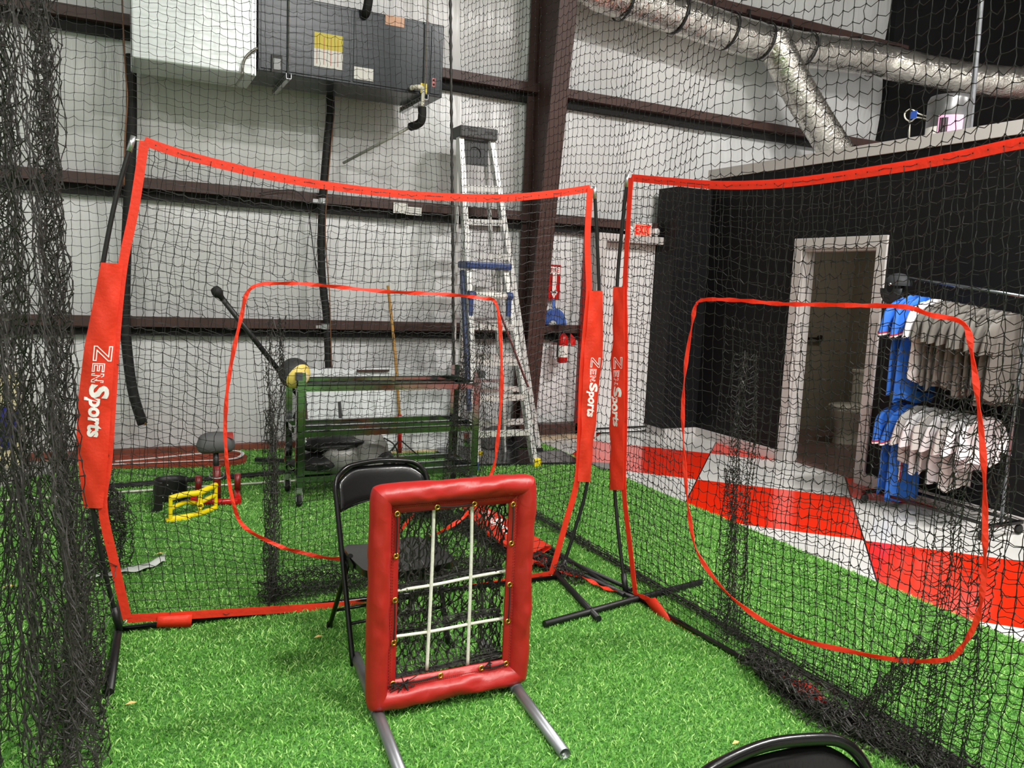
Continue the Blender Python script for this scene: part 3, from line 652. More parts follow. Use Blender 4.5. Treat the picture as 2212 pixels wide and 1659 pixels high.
# ---- third net lying folded on the grass behind the chair
fn_ = thing('folded_pitching_net', (2.05, 4.1, 0), 'folded pitching net lying flat on the grass behind the red target', 'pitching net')
mm = M()
A_ = [(2.04, 4.82, .10), (1.98, 4.45, .09), (1.96, 4.1, .09), (2.03, 3.8, .08)]; B_ = [(2.16, 4.86, .12), (2.15, 4.5, .12), (2.17, 4.2, .11), (2.20, 3.85, .1)]
banner(fn_, A_, B_, (-.1, -.25, .96), 0, 0, .3, .42)
for (a, b_) in (((1.95, 4.75), (2.33, 3.2)), ((2.05, 4.9), (2.38, 3.3)), ((2.28, 4.12), (2.30, 3.25))):
    mm = M(); mm.tube([(a[0], a[1], .04), (b_[0], b_[1], .03)], .012, 8); mm.build('folded_pole', M_BLACKP, fn_)
heap('folded_net', [(1.85, 4.95, .06), (1.98, 4.4, .06), (2.08, 3.9, .06), (2.2, 3.5, .04)], .06, .04, 26, M_NETB, fn_, r=.0018)
heap('folded_net', [(1.6, 4.9, .08), (1.8, 4.8, .12), (1.98, 4.85, .12)], .10, .06, 30, M_NETB, fn_, r=.0018)
mm = M(); c = spline([(2.12, 3.72, .03), (2.2, 3.5, .05), (2.25, 3.4, .03), (2.30, 3.3, .03)], 8); ribbon(mm, c, perp(c, (0, 0, 1)), .03, wr=.4, nrm=(0, 0, 1)); mm.build('orange_strap', M_ORANGE, fn_)
mm = M(); c = spline([(1.55, 4.6, .03), (1.75, 4.9, .05), (2.0, 5.1, .08), (2.2, 5.3, .03)], 8); ribbon(mm, c, perp(c, (0, 0, 1)), .025, wr=.4, nrm=(0, 0, 1)); mm.build('orange_strap', M_ORANGE, fn_)
mm = M(); mm.grid([[np.array((2.0+.14*a+.02*b_, 3.72+.1*b_+.02*a, .05+.03*sin(a*5+b_*2))) for a in np.linspace(0, 1, 6)] for b_ in np.linspace(0, 1, 5)]); mm.build('fabric_flap', M_ORANGE, fn_, solid=.004)

# ================================================================== STRIKE-ZONE TARGET
zt_ = thing('strike_zone_target', (1.095, 2.63, 0), 'red padded rectangular strike-zone frame with black netting on pipe skids', 'pitching target')
X0, X1, Z0, Z1, YZ = .772, 1.418, .035, .872, 2.63
def target_pad(p, q, inw, nm, seed):
    """padded tube p->q (outer edge corner to corner), inward direction inw; mitred at 45 degrees"""
    p, q, inw = map(lambda a: np.array(a, float), (p, q, inw)); L_ = np.linalg.norm(q-p); t = (q-p)/L_
    prof = []   # (inward, depth)
    for k_ in range(15):
        a = -pi/2-.15+(2*pi-.55)*k_/14 + pi; prof.append((.039+.040*cos(a+.3), .046*sin(a+.3)))
    prof = [(.078, -.012)] + [(.039-.039*cos(a), -.047*sin(a)) for a in np.linspace(2.75, .0, 9)] + [(.039-.039*cos(a), .047*sin(a)) for a in np.linspace(.25, 2.75, 8)] + [(.082, .006), (.108, .003), (.108, -.006), (.082, -.010)]
    n = 60; G_ = []
    for i in range(n):
        u_ = i/(n-1); row = []
        for a, b_ in prof:
            x = a+(L_-2*a)*u_; w_ = min(1, 4*u_, 4*(1-u_)); px = x/L_
            nv = Vector((x*9+seed*7, a*22, b_*20+seed)); d = (noise.noise(nv)*.013+noise.noise(nv*2.3)*.007)*w_ if a < .085 else noise.noise(nv)*.002
            r_ = 1+d/.045; aa = .039+(a-.039)*(1+(r_-1)*.3) if a < .08 else a
            e0 = .012*max(0, 1-a/.09)**1.2; f0 = exp_(-max(0, x-a)/.028); f1 = exp_(-max(0, L_-a-x)/.028)
            row.append(p+t*x+inw*aa+np.array((0, b_*r_, 0))+(t+inw)*e0*f0+(inw-t)*e0*f1)
        row.append(row[0]); G_.append(row)
    m_ = M(); m_.grid(G_); return m_.build(nm, M_PAD, zt_)
cc = {'bl': (X0, YZ, Z0), 'br': (X1, YZ, Z0), 'tl': (X0, YZ, Z1), 'tr': (X1, YZ, Z1)}
target_pad(cc['tl'], cc['tr'], (0, 0, -1), 'padded_side', 1); target_pad(cc['bl'], cc['br'], (0, 0, 1), 'padded_side', 2)
target_pad(cc['bl'], cc['tl'], (1, 0, 0), 'padded_side', 3); target_pad(cc['br'], cc['tr'], (-1, 0, 0), 'padded_side', 4)
# stitching on the flaps
mm = M()
for k_ in (.086, .080):
    for a, b_ in (((X0+k_, Z0+k_), (X0+k_, Z1-k_)), ((X1-k_, Z0+k_), (X1-k_, Z1-k_)), ((X0+k_, Z0+k_), (X1-k_, Z0+k_)), ((X0+k_, Z1-k_), (X1-k_, Z1-k_))):
        n = 60
        for i in range(n):
            t0, t1 = i/n, (i+.55)/n; P_ = lambda t: (a[0]+(b_[0]-a[0])*t, YZ-.0125, a[1]+(b_[1]-a[1])*t); mm.tube([P_(t0), P_(t1)], .0008, 4)
mm.build('stitching', mat('dark_thread', (70, 14, 14), .8), zt_)
def tgt(x, y, off=-.014): 
    p = hit(x, y, 1, YZ+off); return p
gpx = [(858, 1110), (849, 1202), (845, 1298), (842, 1390), (850, 1477), (945, 1097), (1025, 1090), (1113, 1089), (1109, 1173), (1107, 1262), (1102, 1341), (1096, 1448), (951, 1475), (1039, 1465)]
IN = .096
GP = []
for i, (x, y) in enumerate(gpx):
    p = tgt(x, y)
    if i < 5: p[0] = X0+IN
    elif i in (5, 6): p[2] = Z1-IN
    elif i < 12: p[0] = X1-IN
    else: p[2] = Z0+IN
    p[0] = min(max(p[0], X0+IN), X1-IN); p[2] = min(max(p[2], Z0+IN), Z1-IN); GP.append(p)
for p in GP:
    mm = M(); mm.lathe(tuple(p), [(.005, 0), (.006, .003), (.010, .003), (.0115, 0)], 16, (0, -1, 0)); mm.build('grommet', M_BRASS, zt_)
for i, j in ((0, 1), (2, 3), (5, 6), (7, 8), (9, 10), (4, 12), (11, 13)):
    a, b_ = np.array(GP[i]), np.array(GP[j]); md = (a+b_)/2+np.array((0, -.004, -.004)); a = a+np.array((0, .004, 0)); b_ = b_+np.array((0, .004, 0))
    mm = M(); mm.tube(spline([a, a*.9+b_*.1+np.array((0, -.006, 0)), md, a*.1+b_*.9+np.array((0, -.006, 0)), b_], 5), .0032, 6); mm.build('lacing', M_BLACKROPE, zt_)
def knot_obj(c, n, rr, nm='lace_knot'):
    P0 = []; P1 = []
    for _ in range(n):
        d = rng.normal(0, 1, 3)*rr; d[2] -= rr*.8; d[1] = -abs(d[1])*.3; P0 += [c, c+d*.5]; P1 += [c+d*.5, c+d+rng.normal(0, .2, 3)*rr]
    V, F = segs(np.array(P0), np.array(P1), .0022, 4); fast(nm, V, None, M_BLACKROPE, zt_, F4=F)
knot_obj(np.array(GP[4])+np.array((.004, -.008, 0)), 14, .012); knot_obj(np.array(GP[4])+np.array((.04, -.008, 0)), 24, .02); knot_obj(np.array(GP[13])+np.array((.028, -.006, .02)), 14, .008)
# white ropes of the nine pockets
xa, xb, za, zb = X0+.10, X1-.10, Z0+.10, Z1-.10
vr = [(937, 1105, 922, 1447), (1019, 1097, 1010, 1440)]
for x0, y0, x1, y1 in vr:
    a = hit(x0, y0, 1, YZ+.02); b_ = hit(x1, y1, 1, YZ+.02); a[2] = zb+.01
    mm = M(); mm.tube(spline([a, a*.6+b_*.4+np.array((.003, 0, 0)), b_], 8), .0068, 8); mm.build('zone_rope', M_WROPE, zt_)
for x0, y0, x1, y1 in ((848, 1277, 1103, 1232), (846, 1376, 1097, 1334)):
    a = hit(x0, y0, 1, YZ+.025); b_ = hit(x1, y1, 1, YZ+.025); a[0] = xa-.01; b_[0] = xb+.01
    mm = M(); mm.tube(spline([a, a*.65+b_*.35+np.array((0, 0, -.004)), a*.3+b_*.7, b_], 8), .0062, 8); mm.build('zone_rope', M_WROPE, zt_)
# slack diamond netting behind: staggered meshes
def diamond(nm, x0, x1, z0, z1, y, nc, nr, r, dep, parent, seed, wsag=.0):
    rg = np.random.default_rng(seed); P_ = np.zeros((nr+1, nc+1, 3))
    for i in range(nr+1):
        for j in range(nc+1):
            u_ = (j+(.5 if i % 2 else 0))/(nc+.5); t = i/nr
            P_[i, j] = (x0+(x1-x0)*u_+rg.normal()*.006, y+dep*sin(pi*u_)*sin(pi*t)**.5+rg.normal()*.012, z0+(z1-z0)*t-.05*sin(pi*u_)*sin(pi*t)*wsag+rg.normal()*.007)
    P0 = []; P1 = []
    for i in range(nr):
        for j in range(nc+1):
            for dj in ((0, -1) if i % 2 == 0 else (0, 1)):
                jj = j+dj
                if 0 <= jj <= nc:
                    a, b_ = P_[i, j], P_[i+1, jj]; c1 = a*.7+b_*.3; c1[0] = a[0]*.35+b_[0]*.65 if False else a[0]*.5+b_[0]*.5; c2 = a*.3+b_*.7; c2[0] = c1[0]
                    c1 = c1+rg.normal(0, .002, 3); c2 = c2+rg.normal(0, .002, 3); P0 += [a, c1, c2]; P1 += [c1, c2, b_]
    V, F = segs(np.array(P0), np.array(P1), r, 4); V2, F2 = knotV(P_.reshape(-1, 3), r*2.2)
    return fast(nm, np.concatenate([V, V2]), None, M_NETB, parent, F4=np.concatenate([F, F2+len(V)]))
diamond('pocket_netting', xa-.01, xb+.01, za+.0, zb+.01, YZ+.06, 11, 15, .0026, .10, zt_, 3, 1)
diamond('pocket_netting', xa-.01, xb+.01, za-.02, zb-.28, YZ+.10, 10, 10, .0025, .10, zt_, 5, 1)
diamond('pocket_netting', xa-.01, xa+.16, za+.2, zb+.01, YZ+.05, 4, 10, .0025, .02, zt_, 8, 1)
diamond('pocket_netting', xb-.10, xb+.01, za, zb+.01, YZ+.05, 4, 14, .0025, .03, zt_, 9, 0)
tangle('netting_edge', [(xa, YZ+.03, za+.0), (.5*(xa+xb), YZ+.04, za+.0), (xb, YZ+.03, za+.02)], .012, 16, M_NETB, zt_, r=.0022, seglen=.025)
tangle('netting_edge', [(xa, YZ+.06, zb-.16+.18), (xa+.12, YZ+.06, zb-.02), (xa+.2, YZ+.06, zb)], .014, 10, M_NETB, zt_, r=.0022, seglen=.025)
for zz in (.30, .47):
    tangle('netting_edge', [(xa, YZ+.05, zz), (xa+.15, YZ+.07, zz-.01), (xb-.12, YZ+.07, zz+.01), (xb, YZ+.05, zz+.01)], .011, 9, M_NETB, zt_, r=.0021, seglen=.022)
# inner steel tube inside the pad (visible at the sill) and skids
mm = M(); mm.tube([(xa-.02, YZ+.03, za-.035), (xb+.02, YZ+.03, za-.03)], .012, 10); mm.build('inner_rail', M_PIPE, zt_)
def hollow(m_, p, q, r, wall=.003, n=20):
    p = Vector(p); q = Vector(q); d = (q-p).normalized(); L_ = (q-p).length
    m_.lathe(p, [(r-wall, .0), (r, 0), (r, L_), (r-wall, L_), (r-wall, 0)], n, d)
for p, q in (((.862, 3.09, .026), (.768, 2.10, .026)), ((1.405, 3.02, .026), (1.322, 2.15, .026))):
    mm = M(); hollow(mm, p, q, .021); sk = mm.build('skid_pipe', M_PIPE, zt_)
    f_ = .44 if p[0] < 1 else .45; a = np.array(p)*(1-f_)+np.array(q)*f_; d = (np.array(q)-np.array(p)); d /= np.linalg.norm(d)
    mm = M(); mm.tube([a-d*.03, a+d*.035], .0245, 18); mm.build('pipe_coupling', M_PIPE, sk)
    mm = M(); mm.tube([tuple(a), (a[0], a[1], .08)], .018, 14); mm.build('pipe_upright', M_PIPE, sk)

# ================================================================== FOLDING CHAIRS
def folding_chair(loc, rz, label, name='folding_chair', tilt=0):
    """origin under the seat centre, faces local -y"""
    t = thing(name, loc, label, 'chair', 'black steel folding chairs', rz)
    Mw = Matrix.Translation(loc) @ Matrix.Rotation(rz, 4, 'Z')
    def W(p): return Mw @ Vector(p)
    def frame(pts, r, nm, par=t, n=10):
        mm = M(); mm.tube([W(p) for p in pts], r, n); return mm.build(nm, M_BLACKM, par)
    hw = .215
    def side(z): return .155-(.77-z)*.40          # y of the main tube at height z (front feet forward)
    arc = [(-hw, side(.0), .0), (-hw, side(.3), .3), (-hw, side(.60), .60), (-hw, side(.68), .68), (-hw+.015, side(.725), .725), (-hw+.05, side(.757), .757), (-hw+.10, side(.770)+.004, .770),
           (0, side(.775)+.012, .777), (hw-.10, side(.770)+.004, .770), (hw-.05, side(.757), .757), (hw-.015, side(.725), .725), (hw, side(.68), .68), (hw, side(.60), .60), (hw, side(.3), .3), (hw, side(.0), .0)]
    frame(spline(arc, 5), .0115, 'main_frame')
    for s_ in (-1, 1):
        frame([(s_*(hw-.022), .245, 0.0), (s_*(hw-.022), -.03, .43)], .0105, 'rear_leg')
        mm = M(); mm.tube([W((s_*(hw-.022), .245, .0)), W((s_*(hw-.022), .236, .03))], .0135, 10); mm.build('foot_cap', M_RUBBER, t)
        mm = M(); mm.beam(W((s_*(hw-.010), -.10, .40)), W((s_*(hw-.010), .09, .43)), .004, .03); mm.build('hinge_plate', M_BLACKM, t)
    frame([(-hw+.02, .20, .10), (hw-.02, .20, .10)], .007, 'cross_bar'); frame([(-hw, side(.16), .16), (hw, side(.16), .16)], .007, 'cross_bar')
    # backrest: pressed panel, concave
    mm = M(); G_ = []
    for i in range(21):
        a = -1+2*i/20; zt1 = .757-.07*max(0, abs(a)-.5)**2*3.2; zb1 = .585+.032*(1-a*a); row = []
        for k_ in range(9):
            f_ = k_/8; z = zb1+(zt1-zb1)*f_; x = a*(hw-.012); row.append(W((x, side(z)+.022*(1-a*a)-.004+.006*abs(2*f_-1)**4, z)))
        G_.append(row)
    mm.grid(G_); mm.build('backrest', M_BLACKM, t, solid=.006)
    # seat pan: rounded, front lip turned down
    mm = M(); G_ = []; sw = .20
    for i in range(15):
        a = -1+2*i/14; row = []
        for k_ in range(15):
            f_ = k_/14; y = .125-.385*f_; wd = sw*(.90+.10*min(1, f_*2)); cxx = 1
            if f_ > .82: wd *= 1-.22*((f_-.82)/.18)**2
            if f_ < .12: wd *= 1-.15*((.12-f_)/.12)**2
            z = .425-.010*(1-a*a)+.004*f_; row.append(W((a*wd, y, z)))
        G_.append(row)
    top_ = [[W(tuple((Mw.inverted() @ p))) for p in r_] for r_ in G_]
    mm.grid(G_)
    ring = [G_[i][0] for i in range(15)]+[G_[14][k_] for k_ in range(1, 15)]+[G_[i][14] for i in range(13, -1, -1)]+[G_[0][k_] for k_ in range(13, 0, -1)]
    low = [p+Vector((0, 0, -.028)) for p in ring]; mm.grid([list(ring)+[ring[0]], list(low)+[low[0]]]); cpt = sum(low, Vector())/len(low)
    mm.grid([list(low)+[low[0]], [cpt]*(len(low)+1)])
    mm.build('seat', M_BLACKM, t, bevel=.004)
    return t
folding_chair((1.045, 3.215, 0), radians(4), 'black steel folding chair right behind the red padded target')
folding_chair((1.035, .830, 0), radians(-2), 'black steel folding chair close up, cut by the bottom edge of the frame')

# ================================================================== ALONG THE BACK WALL: AIR HANDLER
ac = thing('air_handler', (1.73, 6.85, 3.116), 'dark grey air handling unit hung high on the back wall', 'air conditioner')
AX0, AX1, AY0, AY1, AZ0, AZ1 = .985, 2.485, 6.6, 7.12, 3.116, 3.70
mm = M(); mm.box((AX0, AY0, AZ0), (AX1, AY1, AZ1)); mm.build('cabinet', M_DARKGREY, ac, bevel=.006)
def ap(x, y, o_=.004): p = hit(x, y, 1, AY0-o_); return p
for (x0, x1) in ((AX0+.02, 1.70), (1.72, 2.36), (2.375, 2.46)):
    mm = M(); mm.box((x0, AY0-.008, AZ0+.02), (x1, AY0, AZ1-.02)); mm.build('panel', M_DARKGREY, ac, bevel=.003)
def plate(par, nm, x0, y0, x1, y1, m, off=.012, th=.003, Y=None):
    Y = AY0 if Y is None else Y
    a = hit(x0, y0, 1, Y-off); b_ = hit(x1, y1, 1, Y-off); q = M(); q.box((min(a[0], b_[0]), Y-off, min(a[2], b_[2])), (max(a[0], b_[0]), Y-off+th, max(a[2], b_[2]))); return q.build(nm, m, par), (min(a[0], b_[0]), Y-off, min(a[2], b_[2]), max(a[0], b_[0]), max(a[2], b_[2]))
M_YLAB = mat('yellow_label', (222, 205, 90), .6); M_OLAB = mat('orange_label', (226, 178, 150), .6)
o, r_ = plate(ac, 'label_plate', 679, 68, 740, 152, M_LABEL)
mm = M(); mm.box((r_[0], r_[1]-.001, r_[4]-.12), (r_[3], r_[1], r_[4])); mm.build('yellow_band', M_YLAB, o)
mm = M()
for k_ in range(4): mm.box((r_[0]+.02+k_*.055, r_[1]-.002, r_[2]+.02), (r_[0]+.024+k_*.055, r_[1]-.001, r_[4]-.03))
mm.build('text_rule', mat('red_print', (196, 90, 70), .6), o)
o, r_ = plate(ac, 'label_plate', 833, 31, 873, 60, M_OLAB); o, r_ = plate(ac, 'label_plate', 765, 143, 806, 176, M_LABEL)
o, r_ = plate(ac, 'disconnect_switch', 587, 116, 610, 158, M_BLACKP, off=.03, th=.025)
mm = M(); mm.box((r_[0]+.012, r_[1]-.004, r_[2]+.02), (r_[3]-.012, r_[1], r_[4]-.03)); mm.build('switch_window', mat('switch_window', (150, 152, 155), .3), o)
o, r_ = plate(ac, 'label_plate', 909, 179, 922, 203, M_YELLOW)
a = ap(937, 178, .01); mm = M(); mm.box((a[0]-.014, a[1], a[2]-.035), (a[0]+.014, a[1]+.003, a[2]+.035)); o = mm.build('port_plate', mat('pink_plate', (206, 120, 120), .5), ac)
mm = M()
for dz in (-.017, .017): mm.lathe((a[0], a[1], a[2]+dz), [(0, .003), (.009, .003), (.009, 0)], 12, (0, -1, 0))
mm.build('port', M_BLACKP, o)
for px in (621, 917):
    xx = ap(px, 150)[0]
    mm = M(); mm.tube([(xx, AY0-.03, AZ0-.06), (xx, AY0-.03, 6.6)], .006, 8); mm.build('hanger_rod', M_ALU, ac)
    mm = M(); mm.box((xx-.02, AY0-.06, AZ0-.045), (xx+.02, AY1+.06, AZ0-.042)); mm.box((xx-.02, AY0-.06, AZ0-.045), (xx-.017, AY1+.06, AZ0-.004)); mm.box((xx+.017, AY0-.06, AZ0-.045), (xx+.02, AY1+.06, AZ0-.004)); cn = mm.build('strut_channel', M_ALU, ac)
    mm = M()
    for k_ in range(8): mm.box((xx-.0206, AY0+.02+k_*.07, AZ0-.032), (xx-.0195, AY0+.055+k_*.07, AZ0-.018))
    mm.build('strut_slot', M_BLACKP, cn)
# condensate drain: white pvc fittings, black insulated elbow, pipe back to the wall
mm = M(); a = ap(892, 192, .0); px_, pz_ = a[0], a[2]
mm.tube(spline([(px_-.02, AY0, pz_), (px_-.02, AY0-.05, pz_), (px_+.0, AY0-.07, pz_+.005), (px_+.045, AY0-.075, pz_+.01), (px_+.06, AY0-.075, pz_-.02), (px_+.06, AY0-.075, pz_-.17)], 6), .014, 10)
for c in ((px_-.02, AY0-.03, pz_), (px_+.02, AY0-.07, pz_+.004)): mm.lathe(c, [(0, -.02), (.019, -.02), (.019, .02), (0, .02)], 12, (1, 0, 0) if c[1] < AY0-.05 else (0, 1, 0))
mm.build('drain_fitting', M_PVC, ac)
mm = M(); mm.tube(spline([(px_+.06, AY0-.075, pz_-.15), (px_+.06, AY0-.07, pz_-.25), (px_+.04, AY0-.03, pz_-.285), (px_-.0, AY0+.04, pz_-.30)], 6), .034, 14); mm.build('insulated_elbow', M_RUBBER, ac)
mm = M(); e_ = hit(742, 352, 1, 7.33); mm.tube([(px_+.0, AY0+.03, pz_-.30), tuple(e_)], .013, 10); mm.build('drain_pipe', mat('grey_pvc', (168, 168, 160), .5), ac)
mm = M(); a = hit(788, 30, 1, 6.58); mm.tube(spline([(a[0]+.02, 6.5, a[2]+.5), (a[0]+.01, 6.5, a[2]+.14), (a[0]-.0, 6.53, a[2]+.01), (a[0]-.0, 6.62, a[2])], 6), .036, 12); mm.build('refrigerant_hose', M_RUBBER, ac)
# sheet metal plenum wrapped in white-silver insulation, left of the cabinet
pl_ = thing('supply_plenum', (.53, 6.85, 3.08), 'silver-white insulated duct box joined to the left of the grey air handler', 'duct')
M_SILV = mat('silver_wrap', (214, 220, 220), .34, .35, var=.06, vs=2, bump=.25, bs=5)
G_ = []
mm = M(); mm.box((.115, 6.6, 3.07), (.975, 7.1, 4.6)); mm.build('duct_box', M_SILV, pl_, bevel=.012)
for xx in (.94, .965):
    mm = M(); mm.box((xx-.004, 6.588, 3.07), (xx+.004, 6.6, 4.6)); mm.build('flange', M_ALU, pl_)
mm = M(); c = [hit(x, y, 1, 6.55) for x, y in ((556, 104), (545, 110), (530, 125), (524, 145), (522, 165))]; c.append(c[-1]+np.array((-.01, .25, -.02))); mm.tube(spline(c, 6), .010, 8); mm.build('flexible_conduit', mat('flex_conduit', (150, 150, 140), .4, .7), pl_)

# insulated line sets down the wall
def wallpx(pts, Y): return [hit(x, y, 1, Y) for x, y in pts]
h1 = thing('insulated_pipe', (.1, 7.24, .27), 'black insulated pipe hanging down the wall from the silver duct, leftmost', 'pipe', 'black insulated pipes on the back wall')
mm = M(); mm.tube(spline(wallpx(((283, 118), (284, 290), (278, 430), (272, 560), (270, 680), (276, 770), (288, 850), (308, 916)), 7.2), 6), .040, 12); mm.build('insulation', M_RUBBER, h1)
e_ = hit(309, 914, 1, 7.19); mm = M(); mm.tube([e_+np.array((-.01, 0, .03)), e_+np.array((.02, -.02, -.01))], .012, 8); mm.build('copper_stub', M_BRASS, h1)
mm = M(); mm.tube(spline(wallpx(((264, 0), (266, 60), (271, 150), (275, 215), (270, 300), (268, 400)), 6.9), 6), .006, 6); mm.build('thermostat_wire', M_COPPER, h1)
h2 = thing('insulated_pipe', (1.7, 7.24, .72), 'black insulated pipe running down the wall from the grey air handler behind the ball', 'pipe', 'black insulated pipes on the back wall')
c = wallpx(((712, 180), (714, 240), (708, 300), (702, 370), (697, 425)), 7.2); mm = M(); mm.tube(spline(c, 6), .036, 12); mm.build('insulation', M_RUBBER, h2)
c = wallpx(((697, 430), (694, 520), (696, 600), (705, 680), (708, 740), (710, 800)), 7.2); mm = M(); mm.tube(spline(c, 6), .034, 12); mm.build('insulation', M_RUBBER, h2)
c = wallpx(((722, 240), (706, 425), (703, 520), (712, 640), (716, 800)), 7.16); mm = M(); mm.tube(spline(c, 6), .005, 6); mm.build('thermostat_wire', M_COPPER, h2)
for (x, y) in ((698, 435), (704, 706)):
    p = hit(x, y, 1, 7.2); mm = M(); mm.lathe((p[0], p[1], p[2]-.02), [(.043, 0), (.043, .045)], 14); mm.box((p[0]-.09, p[1]-.005, p[2]-.015), (p[0]-.04, p[1]+.005, p[2]+.015)); mm.build('pipe_clamp', M_ALU, h2)
mm = M(); mm.tube(spline(wallpx(((560, 418), (620, 410), (650, 420), (665, 450), (672, 500), (680, 560), (692, 610)), 7.22), 6), .004, 6)
tag(mm.build('wall_cable', M_BLACKP), 'thin black cable looping from the middle beam down to the insulated pipe', 'cable')
# paper notice on the girt
sg = thing('wall_notice', (2.45, 7.25, 2.25), 'white paper notice stuck to the brown beam below the grey unit', 'notice')
a = hit(850, 436, 1, 7.255); b_ = hit(880, 462, 1, 7.255); mm = M(); mm.box((a[0], 7.252, b_[2]-.0), (b_[0], 7.258, a[2])); mm.build('paper', M_LABEL, sg)
a2 = hit(877, 446, 1, 7.25); b2 = hit(910, 466, 1, 7.25); mm = M(); mm.box((a2[0], 7.247, b2[2]), (b2[0], 7.252, a2[2])); mm.build('paper', M_LABEL, sg)
mm = M()
for k_ in range(3): mm.box((a2[0]+.01, 7.246, a2[2]-.02-k_*.018), (b2[0]-.012, 7.247, a2[2]-.016-k_*.018))
mm.build('printed_line', mat('grey_print', (120, 120, 120), .6), sg)

# ================================================================== FOIL DUCTS
def foil_duct(pts, r, par, nm='foil_sleeve', n=26):
    c = resample(spline(pts, 14), 190); vs = []; mm_ = M(); prev = None; G_ = []
    for i, p in enumerate(c):
        t = Vector(c[min(i+1, len(c)-1)]-c[max(i-1, 0)]).normalized(); x = t.cross(Vector((0, 0, 1))) if prev is None else prev-t*prev.dot(t)
        x.normalize(); prev = x; y = t.cross(x); row = []
        for k_ in range(n):
            a = 2*pi*k_/n; q = Vector(p); rr = r*(1+.035*noise.noise(Vector((i*.35, k_*.55, 3)))+.012*sin(i*1.3+k_*.4)); row.append(q+(x*cos(a)+y*sin(a))*rr)
        row.append(row[0]); G_.append(row)
    mm_.grid(G_); return mm_.build(nm, M_FOIL, par)
fd = thing('foil_duct', (6.3, 6.95, 4.2), 'long silver foil flexible duct strapped below the top beam', 'duct', None)
dpath = [(3.95, 6.95, 4.52), (4.6, 6.95, 4.42), (5.4, 6.95, 4.34), (6.3, 6.95, 4.27), (7.3, 6.97, 4.37), (8.2, 6.9, 4.43)]
P_ = [hit(x, y, 1, Y_) for x, y, Y_ in ((1245, -60, 6.95), (1300, -18, 6.95), (1400, 12, 6.95), (1500, 45, 6.95), (1600, 78, 6.95), (1700, 102, 6.95), (1800, 115, 6.95), (1900, 130, 6.9), (1960, 145, 6.75), (2050, 163, 6.55), (2130, 175, 6.35), (2240, 180, 6.1), (2420, 170, 5.9))]
foil_duct(P_, .185, fd)
for (x, y) in ((1345, 0), (1460, 30), (1568, 66), (1645, 88), (1735, 107), (1890, 128)):
    p = hit(x, y, 1, 6.95); mm = M(); ring = []
    for k_ in range(25):
        a = 2*pi*k_/24; ring.append((p[0]+.03*sin(a), p[1]+.198*cos(a), p[2]+.198*sin(a)))
    mm.grid([[q, (q[0]+.028, q[1], q[2])] for q in ring]); mm.beam((p[0]+.02, 7.1, p[2]+.12), (p[0]+.05, 7.25, 4.70), .028, .003); mm.build('hanging_strap', M_BLACKP, fd, solid=.003)
br = thing('foil_duct', (6.9, 6.9, 3.2), 'silver foil branch duct slanting down to the roof of the black block', 'duct')
foil_duct([hit(x, y, 1, Y_) for x, y, Y_ in ((1665, 80, 6.93), (1690, 130, 6.88), (1725, 195, 6.85), (1765, 262, 6.8), (1812, 335, 6.75))], .18, br)
# steel pole rising above the cap, speaker-like cylinder on the roof edge
pp = hit(2110, 0, 0, 6.7); mm = M(); mm.tube([(6.7, hit(2096, 285, 0, 6.7)[1], 2.84), (6.7, pp[1]+.02, 6.6)], .022, 12)
tag(mm.build('steel_pole', M_PIPE), 'thin grey steel pole rising from the roof of the black block', 'pole')
cn = thing('metal_canister', (6.0, 4.25, 2.84), 'grey metal cylinder with pink label on the roof edge of the black block', 'tank')
a = hit(2007, 270, 0, 6.0); b_ = hit(2090, 270, 0, 6.0); cy = (a[1]+b_[1])/2; rc = abs(a[1]-b_[1])/2*.95
mm = M(); mm.lathe((6.0, cy, 2.842), [(0, 0), (rc, 0), (rc, .34), (rc*.9, .375), (0, .38)], 32); mm.build('shell', mat('grey_metal', (120, 120, 122), .3, .7), cn)
def curved_label(a0, a1, z0, z1, m, nm):
    mm = M(); mm.grid([[(6.0+(rc+.002)*cos(t), cy+(rc+.002)*sin(t), z) for z in (z0, z1)] for t in np.linspace(a0, a1, 10)]); mm.build(nm, m, cn)
curved_label(pi*.80, pi*1.05, 2.86, 2.97, M_LABEL, 'white_label'); curved_label(pi*1.06, pi*1.42, 2.87, 3.05, mat('pink_label', (226, 160, 196), .6), 'pink_label'); curved_label(pi*1.08, pi*1.2, 2.91, 3.03, M_BLACKP, 'dark_label')
c = [hit(x, y, 0, 6.0) for x, y in ((2008, 252), (1985, 246), (1968, 236), (1955, 244), (1956, 256), (1968, 262), (1980, 254), (2006, 258))]
mm = M(); mm.tube(spline(c, 6), .006, 6); mm.build('cable', M_PVC, cn)
mm = M(); mm.tube([hit(1965, 262, 0, 6.0), (6.0, hit(1967, 290, 0, 6.0)[1], 2.84)], .006, 6); mm.build('cable', M_PVC, cn)
a = hit(1974, 248, 0, 5.99); mm = M(); mm.box((5.985, a[1]-.03, a[2]-.03), (5.99, a[1]+.03, a[2]+.03)); mm.build('cable_tag', mat('blue_tag', (50, 90, 190), .5), cn)

